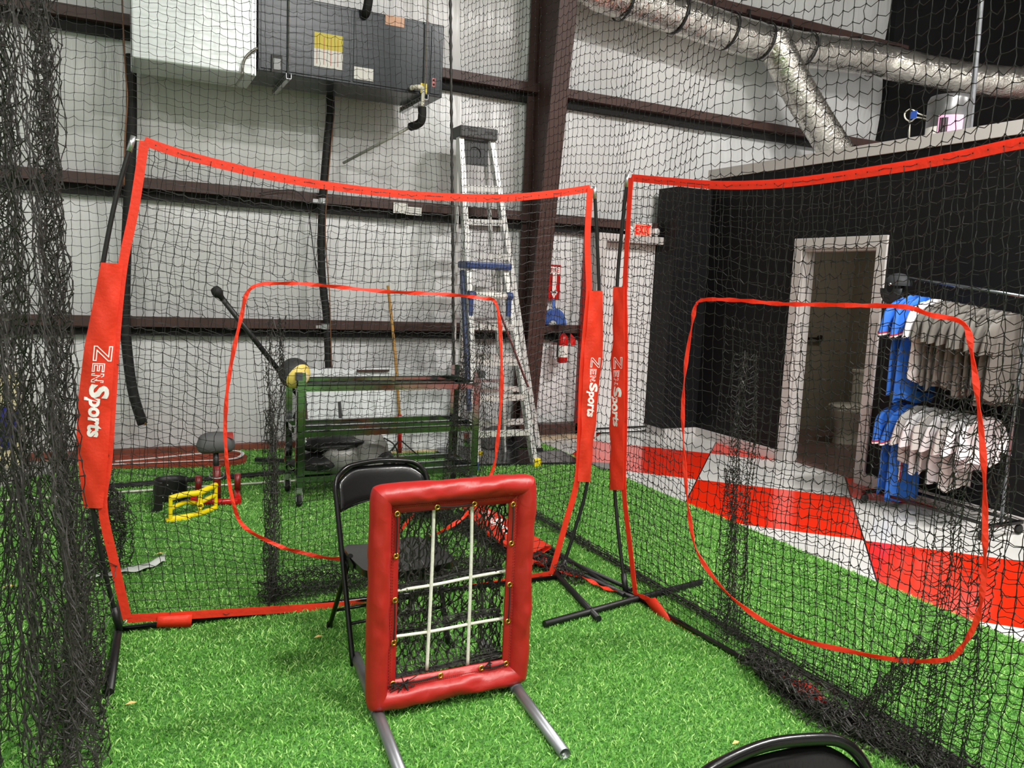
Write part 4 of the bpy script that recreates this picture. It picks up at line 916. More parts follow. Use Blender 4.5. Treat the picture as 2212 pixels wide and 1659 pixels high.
# ================================================================== LADDERS
def ladder(root, fl0, fr0, fl1, fr1, rl0, rr0, n, mrail, skip=0, tread=.075, z0=.30, dz=.305):
    """front rails from feet (0) to top (1); rear rails to feet rl0, rr0"""
    A0, B0, A1, B1 = map(np.array, (fl0, fr0, fl1, fr1)); H_ = A1[2]
    for p, q, nm in ((A0, A1, 'front_rail'), (B0, B1, 'front_rail')):
        mm = M(); mm.beam(p, q, .045, .075, (0, 1, 0)); mm.build(nm, mrail, root)
    for p, q in ((np.array(rl0), A1+np.array((.02, .09, 0))), (np.array(rr0), B1+np.array((-.02, .09, 0)))):
        mm = M(); mm.beam(p, q, .022, .05, (0, 1, 0)); mm.build('rear_rail', mrail, root)
    for k_ in range(n):
        z = z0+dz*k_
        if z > H_-.2: break
        f_ = z/H_; a = A0+(A1-A0)*f_; b_ = B0+(B1-B0)*f_
        mm = M(); d = (b_-a)/np.linalg.norm(b_-a); mm.beam(a, b_, tread, .004, (0, 0, 1)); mm.beam(a+np.array((0, -tread/2, -.014)), b_+np.array((0, -tread/2, -.014)), .004, .055, (0, 0, 1)); mm.beam(a+np.array((0, tread/2, -.014)), b_+np.array((0, tread/2, -.014)), .004, .03); mm.build('step', M_LAD, root)
    ra0, rb0 = np.array(rl0), np.array(rr0); ra1 = A1+np.array((.02, .09, 0)); rb1 = B1+np.array((-.02, .09, 0))
    for k_ in (1, 3, 5, 7):
        z = z0+dz*k_
        if z > H_-.3: break
        f_ = z/H_; mm = M(); mm.beam(ra0+(ra1-ra0)*f_, rb0+(rb1-rb0)*f_, .012, .03); mm.build('rear_brace', M_ALU, root)
M_LAD = mat('ladder_aluminium', (222, 222, 220), .35, .35)
tl = thing('step_ladder', (3.2, 6.85, 0), 'tall aluminium step ladder with grey top cap beside the brown column', 'ladder')
ladder(tl, (2.95, 6.62, .02), (3.58, 6.62, .02), (2.79, 6.92, 2.88), (3.09, 6.92, 2.90), (2.93, 7.2, .02), (3.5, 7.2, .02), 9, M_LAD)
mm = M(); a, b_ = hit(994, 300, 1, 6.88), hit(1075, 305, 1, 6.88); mm.box((2.76, 6.84, 2.87), (3.13, 7.06, 2.97)); o = mm.build('top_cap', mat('grey_cap', (72, 72, 74), .5), tl, bevel=.012)
mm = M()
for xx in (2.84, 3.0): mm.box((xx, 6.837, 2.925), (xx+.08, 6.842, 2.94))
mm.build('slot', M_BLACKP, o)
mm = M(); mm.box((2.82, 6.9, 2.64), (3.06, 6.91, 2.86)); o = mm.build('gusset_panel', mat('dark_panel', (58, 60, 62), .45), tl)
mm = M(); mm.tube(spline([(2.93+.06*cos(t), 6.895, 2.74+.06*sin(t)) for t in np.linspace(-.4, 2.2, 8)], 3), .004, 6); mm.build('hose_hook', M_BLACKP, tl)
for p in ((2.95, 6.62, .0), (3.58, 6.62, 0), (2.93, 7.2, 0), (3.5, 7.2, 0)):
    mm = M(); mm.box((p[0]-.03, p[1]-.05, .0), (p[0]+.03, p[1]+.05, .05)); mm.build('ladder_foot', M_YELLOW if p[0] == 2.95 else M_RUBBER, tl)
bl = thing('step_ladder', (3.1, 6.35, 0), 'shorter step ladder with blue top cap and white roll, in front of the tall one', 'ladder')
M_FIB = mat('blue_fibreglass', (58, 74, 112), .5)
ladder(bl, (2.70, 6.1, .02), (3.27, 6.1, .02), (2.70, 6.42, 1.70), (3.05, 6.42, 1.70), (2.72, 6.60, .02), (3.22, 6.60, .02), 5, M_LAD)
mm = M(); mm.box((2.66, 6.34, 1.70), (3.09, 6.56, 1.76)); mm.build('top_cap', M_BLUE, bl, bevel=.015)
mm = M(); mm.tube([(2.74, 6.32, 1.475), (3.03, 6.32, 1.475)], .030, 14); mm.build('paper_roll', M_LABEL, bl)
for xx in (2.70, 3.06):
    mm = M(); mm.tube([(xx-.025, 6.32, 1.475), (xx+.025, 6.32, 1.475)], .036, 14); mm.box((xx-.018, 6.30, 1.30), (xx+.018, 6.34, 1.46)); mm.build('roll_bracket', M_BLUE, bl, bevel=.004)
mm = M(); mm.beam((2.66, 6.45, 1.68), (2.66, 6.18, .5), .02, .05, (0, 1, 0)); mm.build('side_strip', M_FIB, bl)
for xx, mt in ((3.285, M_YELLOW), (2.69, M_BLUE)):
    mm = M(); mm.box((xx-.035, 6.05, 0), (xx+.03, 6.15, .075)); mm.build('ladder_foot', mt, bl, bevel=.008)
mm = M(); mm.beam((2.93, 6.2, 1.32), (3.12, 6.0, .72), .03, .006, (1, 0, 0)); tag(mm.build('red_strap', M_REDDARK), 'dark red strap hanging from the shorter ladder', 'strap')
# dark red cylinder bag hung behind steps
# ================================================================== FIRE SIGN, EXTINGUISHER, DUSTPAN, EXIT SIGN
fs = thing('fire_sign', (4.06, 7.34, 1.45), 'tall red and white FIRE EXTINGUISHER sign with down arrow by the column', 'sign')
sx0, sx1, sz0, sz1, sy = 4.0, 4.13, 1.44, 1.80, 7.33
mm = M(); mm.box((sx0, sy, sz0), (sx1, sy+.004, sz1)); mm.build('sign_plate', M_RED, fs)
mm = M(); mm.box((sx0+.008, sy-.001, sz1-.095), (sx1-.008, sy, sz1-.02)); mm.box((sx0+.042, sy-.001, sz0+.07), (sx1-.042, sy, sz1-.095)); mm.add([(sx0+.02, sy-.001, sz0+.085), (sx1-.02, sy-.001, sz0+.085), ((sx0+sx1)/2, sy-.001, sz0+.015)], [(0, 1, 2)]); mm.build('white_field', M_WHITE_PRINT, fs)
mm = M(); text_to(mm, 'FIRE', lambda x, y: (sx0+.014+x, sy-.002, sz1-.08+y), .045, 0, 0, .01, .10)
for i, ch in enumerate('EXTINGUISHER'): text_to(mm, ch, lambda x, y, i=i: ((sx0+sx1)/2-.008+x, sy-.002, sz1-.118-i*.019+y), .013, 0, 0, .0, .004 if ch == 'I' else .016)
mm.build('sign_lettering', M_RED, fs)
fe = thing('fire_extinguisher', (4.1, 7.2, .8), 'red fire extinguisher with white label hung right of the brown column', 'fire extinguisher')
ec = (4.11, 7.17)
mm = M(); mm.lathe((ec[0], ec[1], .80), [(0, 0), (.05, .002), (.055, .015), (.055, .24), (.045, .275), (.02, .295), (.016, .31), (0, .31)], 24); mm.build('cylinder', M_RED, fe)
mm = M(); mm.grid([[(ec[0]+.0562*cos(t), ec[1]+.0562*sin(t), z) for z in (.86, .98)] for t in np.linspace(-pi*.95, -pi*.15, 12)]); mm.build('label_wrap', M_LABEL, fe)
mm = M(); mm.box((ec[0]-.012, ec[1]+.04, 1.0), (ec[0]+.012, 7.44, 1.06)); mm.build('wall_bracket', M_BLACKP, fe)
mm = M(); mm.lathe((ec[0], ec[1], 1.10), [(.018, 0), (.02, .03), (0, .03)], 12); mm.build('valve', M_BLACKP, fe)
mm = M(); mm.beam((ec[0]-.02, ec[1], 1.135), (ec[0]+.08, ec[1]-.02, 1.165), .022, .006); mm.beam((ec[0]-.0, ec[1], 1.12), (ec[0]+.075, ec[1]-.02, 1.115), .022, .006); mm.build('handle', M_BLACKP, fe)
mm = M(); mm.tube(spline([(ec[0]-.02, ec[1], 1.12), (ec[0]-.06, ec[1]-.02, 1.08), (ec[0]-.065, ec[1]-.01, .98), (ec[0]-.06, ec[1], .86)], 6), .009, 8); mm.build('hose', M_BLACKP, fe)
mm = M(); mm.add([(ec[0]+.05, ec[1]-.06, 1.11), (ec[0]+.10, ec[1]-.07, 1.06), (ec[0]+.115, ec[1]-.07, .99), (ec[0]+.06, ec[1]-.07, .98), (ec[0]+.045, ec[1]-.06, 1.03)], [(0, 1, 2, 3, 4)]); mm.build('inspection_tag', M_RED, fe, solid=.002)
dp = thing('dustpan', (4.0, 7.2, 1.18), 'blue plastic dustpan standing on the beam under the fire sign', 'dustpan')
mm = M(); G_ = []; cx = 3.99; zb_ = 1.19
for i in range(17):
    t = i/16; a = pi*t; row = []
    for k_ in range(6):
        f_ = k_/5; row.append((cx+.135*cos(a)*(.35+.65*f_) if True else 0, 7.19-.03*f_*0-.04*(f_**2), zb_+.165*sin(a)*(.25+.75*f_)+.0))
    G_.append(row)
mm.grid(G_); mm.build('pan', M_BLUEPAN, dp, solid=.004)
mm = M(); G_ = [[(cx+.135*cos(a), 7.15, zb_+.165*sin(a)), (cx+.128*cos(a), 7.20, zb_+.158*sin(a))] for a in np.linspace(0, pi, 17)]; mm.grid(G_); mm.build('rim', M_BLUEPAN, dp, solid=.004)
mm = M(); mm.beam((cx, 7.18, zb_+.15), (cx-.005, 7.2, zb_+.26), .03, .014, (0, 1, 0)); mm.build('handle', M_BLUEPAN, dp, bevel=.004)
ex = thing('exit_sign', (5.0, 7.18, 2.14), 'lit red EXIT sign with emergency lamp heads over the white door', 'sign')
mm = M(); mm.box((4.885, 7.16, 2.12), (5.125, 7.22, 2.29)); mm.build('housing', M_WHITEP, ex, bevel=.006)
mm = M(); mm.box((4.905, 7.156, 2.15), (5.105, 7.16, 2.27)); mm.build('sign_face', mat('lit_red', (255, 120, 96), .4, emis=.7), ex)
mm = M(); text_to(mm, 'EXIT', lambda x, y: (4.915+x, 7.154, 2.165+y), .09, 0, 0, .02, .18); mm.build('sign_lettering', mat('lit_red_letters', (255, 12, 6), .4, emis=1.2), ex)
for xx, s_ in ((4.84, -1), (5.17, 1)):
    mm = M(); mm.lathe((xx, 7.17, 2.20), [(0, -.03), (.035, -.03), (.045, .03), (.04, .034), (0, .03)], 18, (s_*.35, -1, -.15)); o = mm.build('lamp_head', M_WHITEP, ex)
    mm = M(); mm.box((xx-.05, 7.18, 2.19), (xx+.05, 7.2, 2.21)); mm.build('lamp_arm', M_WHITEP, o)

# ================================================================== LEANING PANELS, POLE STAND, MACHINE PARTS
def lean_panel(x0, x1, h, yb, yt, th, label, m, nm='leaning_panel', grp=None):
    mm = M(); mm.add([(x0, yb, 0), (x1, yb, 0), (x1, yt, h), (x0, yt, h), (x0, yb+th, 0), (x1, yb+th, 0), (x1, yt+th, h), (x0, yt+th, h)], [(0,1,2,3),(7,6,5,4),(0,4,5,1),(1,5,6,2),(2,6,7,3),(3,7,4,0)])
    return tag(mm.build(nm, m, bevel=.004), label, 'panel', grp)
M_WB = mat('white_board', (232, 236, 238), .35, var=.02, vs=2)
lean_panel(1.40, 2.45, .76, 6.98, 7.12, .02, 'white board leaning on the wall behind the steel rack, with a dark slot', M_WB)
lean_panel(2.30, 2.80, .73, 6.92, 7.06, .02, 'narrower white board leaning on the wall beside the ladders', mat('white_board_greyer', (222, 226, 228), .4))  # this board is a slightly greyer white than the wide one
lean_panel(2.83, 2.98, .78, 7.0, 7.14, .02, 'narrow grey panel leaning on the wall, left of the ladders', mat('grey_panel', (170, 172, 172), .4))
p = hit(770, 800, 1, 7.10); q = hit(840, 801, 1, 7.10); mm = M(); mm.box((p[0], 7.085, p[2]-.012), (q[0], 7.10, p[2]+.006)); tag(mm.build('handle_strip', M_BROWN), 'thin dark strip lying along the top of the white leaning board', 'strip')
mm = M(); mm.beam((2.02, 6.9, .012), (2.78, 6.85, .012), .05, .024); tag(mm.build('wood_batten', mat('pale_wood', (214, 190, 150), .6, var=.1, vs=12)), 'pale wooden batten on the grass under the white boards', 'batten')
ps = thing('pole_stand', (2.35, 6.7, 0), 'bamboo pole held upright in a low black tripod behind the rack', 'pole')
a = hit(838, 617, 1, 6.95); b_ = hit(863, 900, 1, 6.75)
mm = M(); mm.tube(spline([a, a*.5+b_*.5+np.array((.01, 0, 0)), b_], 6), .013, 10); mm.build('bamboo_pole', M_WOOD, ps)
mm = M(); mm.tube([b_+np.array((0, 0, .02)), (b_[0]+.01, b_[1], .04)], .02, 10); mm.build('collar', M_RED, ps)
for dx, dy in ((-.17, -.1), (.17, -.1), (0, .2)):
    mm = M(); mm.tube([(b_[0]+.01, b_[1], .16), (b_[0]+dx, b_[1]+dy, .01)], .006, 6); mm.build('tripod_leg', M_BLACKP, ps)
# white wall hook / bracket
a = hit(733, 868, 1, 6.95); b_ = hit(736, 915, 1, 6.9); mm = M(); mm.beam(a, b_, .025, .02); mm.beam(b_, (b_[0], b_[1], .012), .008, .008, (0, 1, 0)); mm.beam(b_+np.array((-.05, -.02, -.03)), b_+np.array((.03, 0, .02)), .03, .02); mm.beam(b_, b_+np.array((.05, 0, -.02)), .02, .03); tag(mm.build('clamp_bar', M_BLACKP), 'small black clamp bar in front of the white leaning board', 'clamp')
a = hit(655, 800, 1, 6.95); b_ = hit(663, 918, 1, 6.9); b_ = a+(b_-a)*(a[2]-.012)/(a[2]-b_[2]); mm = M(); mm.beam(a, b_, .02, .02); tag(mm.build('upright_rod', M_BROWN), 'slim dark rod standing at the left edge of the white board', 'rod')

# ================================================================== POLISHED STEEL RACK, BALL, BAR, GEAR
rk = thing('storage_rack', (1.73, 5.62, 0), 'polished steel rail rack on casters standing behind the left pitching net', 'rack')
RX0, RX1, RY0, RY1 = 1.07, 2.41, 5.4, 5.86
def angle(mm_, p, q, w_, t_, n1, n2):
    """L section from p to q, flanges along n1 and n2"""
    p, q, n1, n2 = map(lambda a_: np.array(a_, float), (p, q, n1, n2))
    for a_, b2_ in ((n1, n2), (n2, n1)):
        vs = [c_+a_*u_+b2_*v_ for c_ in (p, q) for u_, v_ in ((0, 0), (w_, 0), (w_, t_), (0, t_))]
        mm_.add(vs, [(0,1,2,3),(7,6,5,4),(0,4,5,1),(1,5,6,2),(2,6,7,3),(3,7,4,0)])
for x, sxx in ((RX0, 1), (RX1, -1)):
    for y, syy in ((RY0, 1), (RY1, -1)):
        mm = M(); angle(mm, (x, y, .14), (x, y, .93), .055, .005, (sxx, 0, 0), (0, syy, 0)); mm.build('post', M_CHROME, rk)
        if y == RY0 or True:
            cst = M(); cst.box((x+sxx*.0-.02+.02*sxx, y-.02+.02*syy, .105), (x+.02+.02*sxx, y+.02+.02*syy, .14)); o = cst.build('caster_plate', M_ALU, rk)
            cst = M(); cst.lathe((x+.02*sxx-.014, y-.01+.02*syy, .05), [(0, 0), (.038, 0), (.043, .006), (.043, .022), (.038, .028), (0, .028)], 20, (1, 0, 0)); cst.build('wheel', M_RUBBER, o)
            cst = M(); cst.beam((x+.02*sxx-.02, y+.02*syy, .11), (x+.02*sxx-.02, y-.01+.02*syy, .045), .006, .03, (0, 1, 0)); cst.beam((x+.02*sxx+.02, y+.02*syy, .11), (x+.02*sxx+.02, y-.01+.02*syy, .045), .006, .03, (0, 1, 0)); cst.build('caster_fork', M_ALU, o)
for z in (.80, .485, .175):
    for y, syy in ((RY0-.006, 1), (RY0+.19, 1), (RY1+.006, -1)):
        mm = M(); angle(mm, (RX0, y, z+.045), (RX1, y, z+.045), .042, .004, (0, 0, -1), (0, syy, 0)); mm.build('shelf_rail', M_CHROME, rk)
    for x, sxx in ((RX0+.01, 1), (RX1-.01, -1)):
        mm = M(); angle(mm, (x, RY0, z), (x, RY1, z), .045, .004, (0, 0, 1), (sxx, 0, 0)); mm.build('cross_rail', M_CHROME, rk)
for x in (RX0, RX1):
    mm = M(); mm.box((x-.012, RY0-.012, .88), (x+.012+.02, RY0+.03, .932)); mm.build('post_cap', mat('dark_grey_cap', (74, 78, 82), .4), rk)
# medicine ball
M_BALL, nt, b, N, L = nodes('ball_rubber')
tc = N('ShaderNodeTexCoord'); nz = N('ShaderNodeTexNoise'); nz.inputs['Scale'].default_value = 7; L(tc.outputs['Object'], nz.inputs['Vector'])
sx = N('ShaderNodeVectorMath'); sx.operation = 'DOT_PRODUCT'; sx.inputs[1].default_value = (.42, -.80, -.42); L(tc.outputs['Object'], sx.inputs[0])
ma = N('ShaderNodeMath'); ma.operation = 'MULTIPLY_ADD'; ma.inputs[1].default_value = .05; L(nz.outputs['Fac'], ma.inputs[0]); L(sx.outputs['Value'], ma.inputs[2])
gt = N('ShaderNodeMath'); gt.operation = 'GREATER_THAN'; gt.inputs[1].default_value = .074; L(ma.outputs[0], gt.inputs[0])
g2 = N('ShaderNodeMath'); g2.operation = 'GREATER_THAN'; g2.inputs[1].default_value = .117; L(ma.outputs[0], g2.inputs[0])
mx = N('ShaderNodeMix'); mx.data_type = 'RGBA'; mx.inputs['A'].default_value = (*lin((52, 52, 54)), 1); mx.inputs['B'].default_value = (*lin((238, 212, 110)), 1); L(gt.outputs[0], mx.inputs['Factor'])
m2 = N('ShaderNodeMix'); m2.data_type = 'RGBA'; m2.inputs['B'].default_value = (*lin((236, 218, 170)), 1); L(mx.outputs['Result'], m2.inputs['A']); L(g2.outputs[0], m2.inputs['Factor']); L(m2.outputs['Result'], b.inputs['Base Color']); b.inputs['Roughness'].default_value = .5
bc = hit(636, 806, 1, 5.52); mm = M(); R_ = .105; mm.lathe((0, 0, 0), [(R_*sin(a), -R_*cos(a)) for a in np.linspace(0, pi, 28)], 40)
o = mm.build('medicine_ball', M_BALL); o.location = bc; tag(o, 'black and yellow medicine ball on the left end of the steel rack', 'ball')
# long black bar with round knob leaning across the rack
bar = thing('training_bar', (1.2, 5.9, .5), 'long black bar with a round knob end slanting over the steel rack', 'bar')
a = hit(470, 632, 1, 5.6); b_ = hit(657, 870, 1, 5.95)
mm = M(); mm.tube([a, b_], .018, 10); mm.build('shaft', M_BLACKP, bar)
mm = M(); mm.lathe(tuple(a), [(.0, -.045), (.028, -.035), (.036, -.01), (.034, .012), (.02, .035), (.017, .06)], 18, tuple((b_-a)/np.linalg.norm(b_-a))); mm.build('knob', M_RUBBER, bar)
c_ = hit(640, 905, 1, 5.98); mm = M(); mm.beam(b_, c_, .05, .05); mm.build('elbow', M_BLACKP, bar)
for dx, dy, dz in ((.02, 0, -.0), (.05, .02, .03), (-.03, 0, .02)):
    mm = M(); mm.tube([c_, c_+np.array((dx*2, dy, -.05+dz))], .008, 6); mm.build('bolt', M_ALU, bar)
# grey and black moulded gear on the bottom shelf
gr = thing('gear_case', (1.35, 5.62, .17), 'grey and black moulded equipment on the bottom shelf of the steel rack', 'equipment')
def ellip(mm_, c, rx, ry, rz_, n=24, z0=-1.0, z1=1.0, ns=0.0, sd=0):
    G_ = []
    for i in range(13):
        z = z0+(z1-z0)*i/12; rr = sqrt(max(0, 1-z*z)); G_.append([(c[0]+rx*rr*cos(a)*(1+ns*noise.noise(Vector((cos(a)*2+sd, sin(a)*2, z*2)))), c[1]+ry*rr*sin(a)*(1+ns*noise.noise(Vector((cos(a)*2, sin(a)*2+sd, z*2)))), c[2]+rz_*z) for a in np.linspace(0, 2*pi, n+1)])
    mm_.grid(G_)
mm = M(); ellip(mm, (1.62, 5.66, .31), .17, .15, .17, z0=-.3); mm.build('shell', mat('grey_shell', (120, 120, 116), .4), gr)
mm = M(); ellip(mm, (1.40, 5.6, .30), .16, .14, .13, ns=.25, sd=3); mm.build('shell', MATS['grey_shell'], gr)
mm = M(); ellip(mm, (1.38, 5.62, .38), .22, .13, .07, ns=.5, sd=5); mm.build('dark_cover', M_BLACKP, gr)
mm = M(); ellip(mm, (1.25, 5.62, .27), .16, .16, .07, ns=.4, sd=9); ellip(mm, (1.72, 5.6, .26), .10, .14, .07, ns=.3, sd=2); mm.build('dark_base', M_BLACKP, gr)
mm = M(); mm.box((1.58, 5.46, .225), (1.70, 5.5, .30)); mm.build('light_block', MATS['grey_shell'], gr, bevel=.01)
mm = M(); mm.tube(spline([(1.74, 5.6, .42), (1.82, 5.58, .36), (1.84, 5.56, .24), (1.83, 5.55, .02)], 6), .006, 6); mm.build('hose', M_BLACKP, gr)

# ================================================================== TRAINING GEAR ON THE GRASS
te = thing('batting_tee', (.66, 5.72, 0), 'red and black tee stand with a grey padded head, behind the yellow frame', 'batting tee')
hc = hit(466, 962, 1, 5.7); tx, ty = .63, 5.7
tx = hc[0]
mm = M(); G_ = []
for i in range(15):
    t = i/14; x = hc[0]-.125+.25*t; e_ = (1-abs(2*t-1)**4)**.5*.9+.1; G_.append([(x, ty+.065*e_*cos(a), hc[2]+.0+.074*e_*sin(a)*(1.0+.15*sin(a))+.01*sin(t*3)) for a in np.linspace(0, 2*pi, 21)])
mm.grid(G_); hd = mm.build('padded_head', mat('grey_pad', (84, 84, 86), .6, bump=.3, bs=10), te)
mm = M(); G_ = [[(hc[0]-.01+.1*t+.02, ty+.067*cos(a), hc[2]+.078*sin(a)*1.08+.004) for a in np.linspace(.4, 2.0+.6*t, 9)] for t in np.linspace(0, 1, 7)]; mm.grid(G_); mm.build('red_patch', mat('red_patch', (150, 42, 36), .6), hd)
mm = M(); mm.tube([(tx, ty, hc[2]-.05), (tx+.005, ty, .20)], .019, 12); mm.build('inner_tube', M_BLACKP, te)
mm = M(); mm.tube([(tx+.005, ty, .26), (tx+.01, ty, .03)], .026, 14); mm.build('outer_tube', M_REDDARK, te)
mm = M(); mm.tube([(tx+.005+.05*cos(a), ty+.05*sin(a)-.01, .195+.012*sin(a)) for a in np.linspace(0, 2*pi, 20)], .004, 6); mm.build('pin_ring', M_ALU, te)
for p, q in (((tx-.15, ty-.05, .03), (tx+.13, ty-.13, .03)), ((tx+.13, ty-.13, .03), (tx+.16, ty+.18, .03)), ((tx-.15, ty-.05, .03), (tx-.12, ty+.2, .03))):
    mm = M(); mm.tube([p, q], .022, 12); mm.build('base_tube', M_RED, te)
for xx, yy in ((tx+.16, ty+.14), (tx-.10, ty+.14)):
    mm = M(); mm.tube([(xx, yy, .03), (xx, yy, .16)], .022, 12); mm.build('upright_tube', M_REDDARK, te)
yf = thing('yellow_frame', (.42, 5.4, 0), 'yellow plastic tubular frame standing on the grass before the tee', 'training aid')
def yp(x, y, Y_): return hit(x, y, 1, Y_)
tb = [yp(366, 1077, 5.32), yp(395, 1069, 5.34), yp(430, 1064, 5.38), yp(452, 1054, 5.44), yp(466, 1048, 5.5)]
bt = [yp(366, 1127, 5.32), yp(395, 1122, 5.34), yp(430, 1116, 5.38), yp(450, 1108, 5.44), yp(466, 1099, 5.5)]
for c_ in bt: c_[2] = .022
for c_, r2 in ((tb, .019), (bt, .016)):
    mm = M(); mm.tube(spline(c_, 6), r2, 12); mm.build('curved_rail', M_YELLOW, yf)
for i, j in ((0, 0), (2, 2), (4, 4)):
    mm = M(); a = tb[i]*.92+tb[min(i+1, 4)]*.08; b_ = bt[j]*.92+bt[min(j+1, 4)]*.08; mm.beam(a, b_, .034, .022, (1, 0, 0)); mm.build('upright', M_YELLOW, yf, bevel=.006)
md = [a*.55+b_*.45 for a, b_ in zip(tb, bt)]; mm = M(); mm.tube(spline([md[0]+np.array((0, 0, -.01)), md[1]+np.array((.02, .06, 0)), md[2]+np.array((0, .05, -.02)), md[3], md[4]], 6), .014, 10); mm.build('curved_rail', M_YELLOW, yf)
mm = M(); hollow(mm, tuple(md[2]+np.array((.0, .02, -.01))), tuple(md[2]+np.array((.005, -.06, -.012))), .02, .006, 6); mm.build('socket', M_YELLOW, yf)
mm = M(); a0 = bt[0]; mm.beam(a0+np.array((-.02, 0, -.008)), a0+np.array((.12, 0.02, -.008)), .05, .012); mm.build('foot_plate', M_YELLOW, yf)
bc_ = thing('curved_blocker', (.24, 5.75, 0), 'black half-round plastic shell standing on the grass left of the yellow frame', 'training aid')
G_ = []; cx, cyy = .33, 5.66
for i in range(19):
    a = radians(20)+radians(215)*i/18; row = []
    for k_ in range(6): f_ = k_/5; rr = .105; row.append((cx-.03+rr*cos(a)*(1.0), cyy+rr*sin(a), .005+.19*f_-.02*sin(i*.35)*(1-f_)))
    G_.append(row)
mm = M(); mm.grid(G_); mm.build('shell', M_BLACKP, bc_, solid=.008)
mm = M(); a = G_[18][0]; mm.add([(a[0], a[1], .0), (a[0]-.07, a[1]-.06, .0), (a[0]-.05, a[1]-.04, .05), (a[0]-.03, a[1]-.01, .19), (a[0], a[1], .19)], [(0, 1, 2, 3, 4)]); mm.build('flared_wing', M_BLACKP, bc_, solid=.008)
mm = M()
for a, z in ((100, .13), (140, .11), (85, .07), (120, .05)): mm.lathe((cx-.03+.10*cos(radians(a)), cyy+.10*sin(radians(a)), z), [(0, .0), (.006, 0), (.004, .006), (0, .006)], 10, (-cos(radians(a)), -sin(radians(a)), 0))
mm.build('rivet', M_ALU, bc_)
# clay-coloured turf mat folded over, with white edging
cm = thing('folded_mat', (.4, 7.0, 0), 'brown clay-coloured turf mat folded over, white lined edge, by the wall', 'mat')
def slab(mm_, pts, z0, z1):
    n = len(pts); mm_.add([(x, y, z0) for x, y in pts]+[(x, y, z1) for x, y in pts], [tuple(range(n))[::-1], tuple(range(n, 2*n))]+[(i, (i+1) % n, n+(i+1) % n, n+i) for i in range(n)])
mm = M(); slab(mm, [(-.08, 6.86), (.78, 6.72), (.93, 6.80), (.97, 7.0), (.90, 7.18), (.72, 7.22), (-.05, 7.28)], .012, .035); mm.build('lower_layer', M_CLAY, cm)
mm = M(); G_ = []
for i in range(20):
    t = i/19; G_.append([(-.06+.84*t, 6.90+.0*t+.33*v_-.1*t, .04+.03*sin(pi*v_)*(.3+.7*t)) for v_ in np.linspace(0, 1, 8)])
mm.grid(G_); mm.build('upper_layer', M_CLAY, cm, solid=.012)
for pts in ([(-.06, 6.885, .043), (.3, 6.86, .045), (.6, 6.83, .047), (.82, 6.82, .05), (.90, 6.88, .055), (.93, 6.98, .06), (.90, 7.06, .062), (.83, 7.1, .065), (.75, 7.08, .07), (.66, 7.0, .075), (.2, 6.95, .06), (-.04, 6.93, .055)],):
    c = spline(pts, 6); mm = M(); ribbon(mm, c, perp(c, (0, 0, 1)), .028, th=.004, nrm=(0, 0, 1)); mm.build('white_edge', M_WHITEP, cm)
# bundle of thin black poles along the back net
for k_ in range(4):
    mm = M(); mm.tube([(-.35+.05*k_, 6.22+.025*k_, .016+.006*(k_ % 2)), (.5, 6.27+.035*k_, .016+.006*((k_+1) % 2)), (1.15+.07*k_, 6.33+.04*k_, .016)], .0085, 8)
    tag(mm.build('loose_pole', M_BLACKP), 'thin black pole in the bundle on the grass under the back net', 'pole', 'thin black poles lying on the grass')
mm = M(); mm.beam((1.0, 6.75, .05), (1.32, 6.6, .05), .035, .03); tag(mm.build('bar', M_BLACKP), 'short black bar lying on the grass left of the steel rack', 'bar')
# strip of white tape
c = spline([hit(x, y, 2, .03) for x, y in ((205, 1244), (240, 1236), (275, 1228), (310, 1222), (338, 1210), (356, 1202))], 5); mm = M(); G_ = []
for i, p in enumerate(c):
    t = i/(len(c)-1); w_ = .015+.05*t**.8; G_.append([(p[0], p[1]-w_, .026+.006*sin(i*.9)), (p[0], p[1], .032+.006*sin(i*.7)), (p[0]+.01, p[1]+w_, .026)])
mm.grid(G_); tag(mm.build('tape_strip', mat('white_tape', (214, 220, 214), .4), None, solid=.002), 'crumpled strip of white tape on the grass near the left net edge', 'tape')
# black rubber mats at the back right
def flat(nm, pts, z, m, label, cat, grp=None):
    mm = M(); slab(mm, pts, .008, z); return tag(mm.build(nm, m, bevel=.003), label, cat, grp)
M_MAT = mat('shiny_black_mat', (30, 31, 33), .16, var=.2, vs=3)
flat('rubber_mat', [(2.62, 6.22), (3.72, 6.02), (3.78, 6.5), (3.3, 6.75), (2.7, 7.0), (2.62, 6.8)], .03, M_MAT, 'shiny black rubber mat on the grass under the ladders', 'mat')
mm = M(); mm.add([(3.05, 7.18, .03), (3.45, 7.3, .16), (3.72, 7.0, .10), (3.55, 6.72, .04), (3.1, 6.72, .035)], [(0, 1, 2, 3, 4)]); tag(mm.build('rubber_sheet', M_MAT, None, solid=.008), 'curled black sheet behind the ladder feet by the column', 'mat')
flat('rubber_mat', [(3.76, 5.78), (3.98, 5.70), (3.99, 5.95), (3.80, 6.05)], .02, M_MAT, 'small grey-black mat corner at the turf edge behind the orange banner', 'mat')
# blue bag and pale box at far left beyond the turf
bb = thing('storage_bin', (-.80, 7.2, 0), 'blue and white bag standing far left behind the gathered netting', 'bag')
mm = M(); ellip(mm, (-.79, 7.15, .31), .065, .06, .17, ns=.2); mm.build('blue_body', mat('deep_blue', (28, 32, 130), .5), bb)
mm = M(); mm.box((-.86, 7.2, .0), (-.70, 7.35, .72)); mm.build('cream_panel', mat('cream_panel', (226, 214, 170), .5), bb, bevel=.01)
mm = M(); mm.add([(-.73, 7.1, .42), (-.68, 7.1, .40), (-.66, 7.1, .55)], [(0, 1, 2)]); mm.build('blue_flap', MATS['deep_blue'], bb, solid=.01)
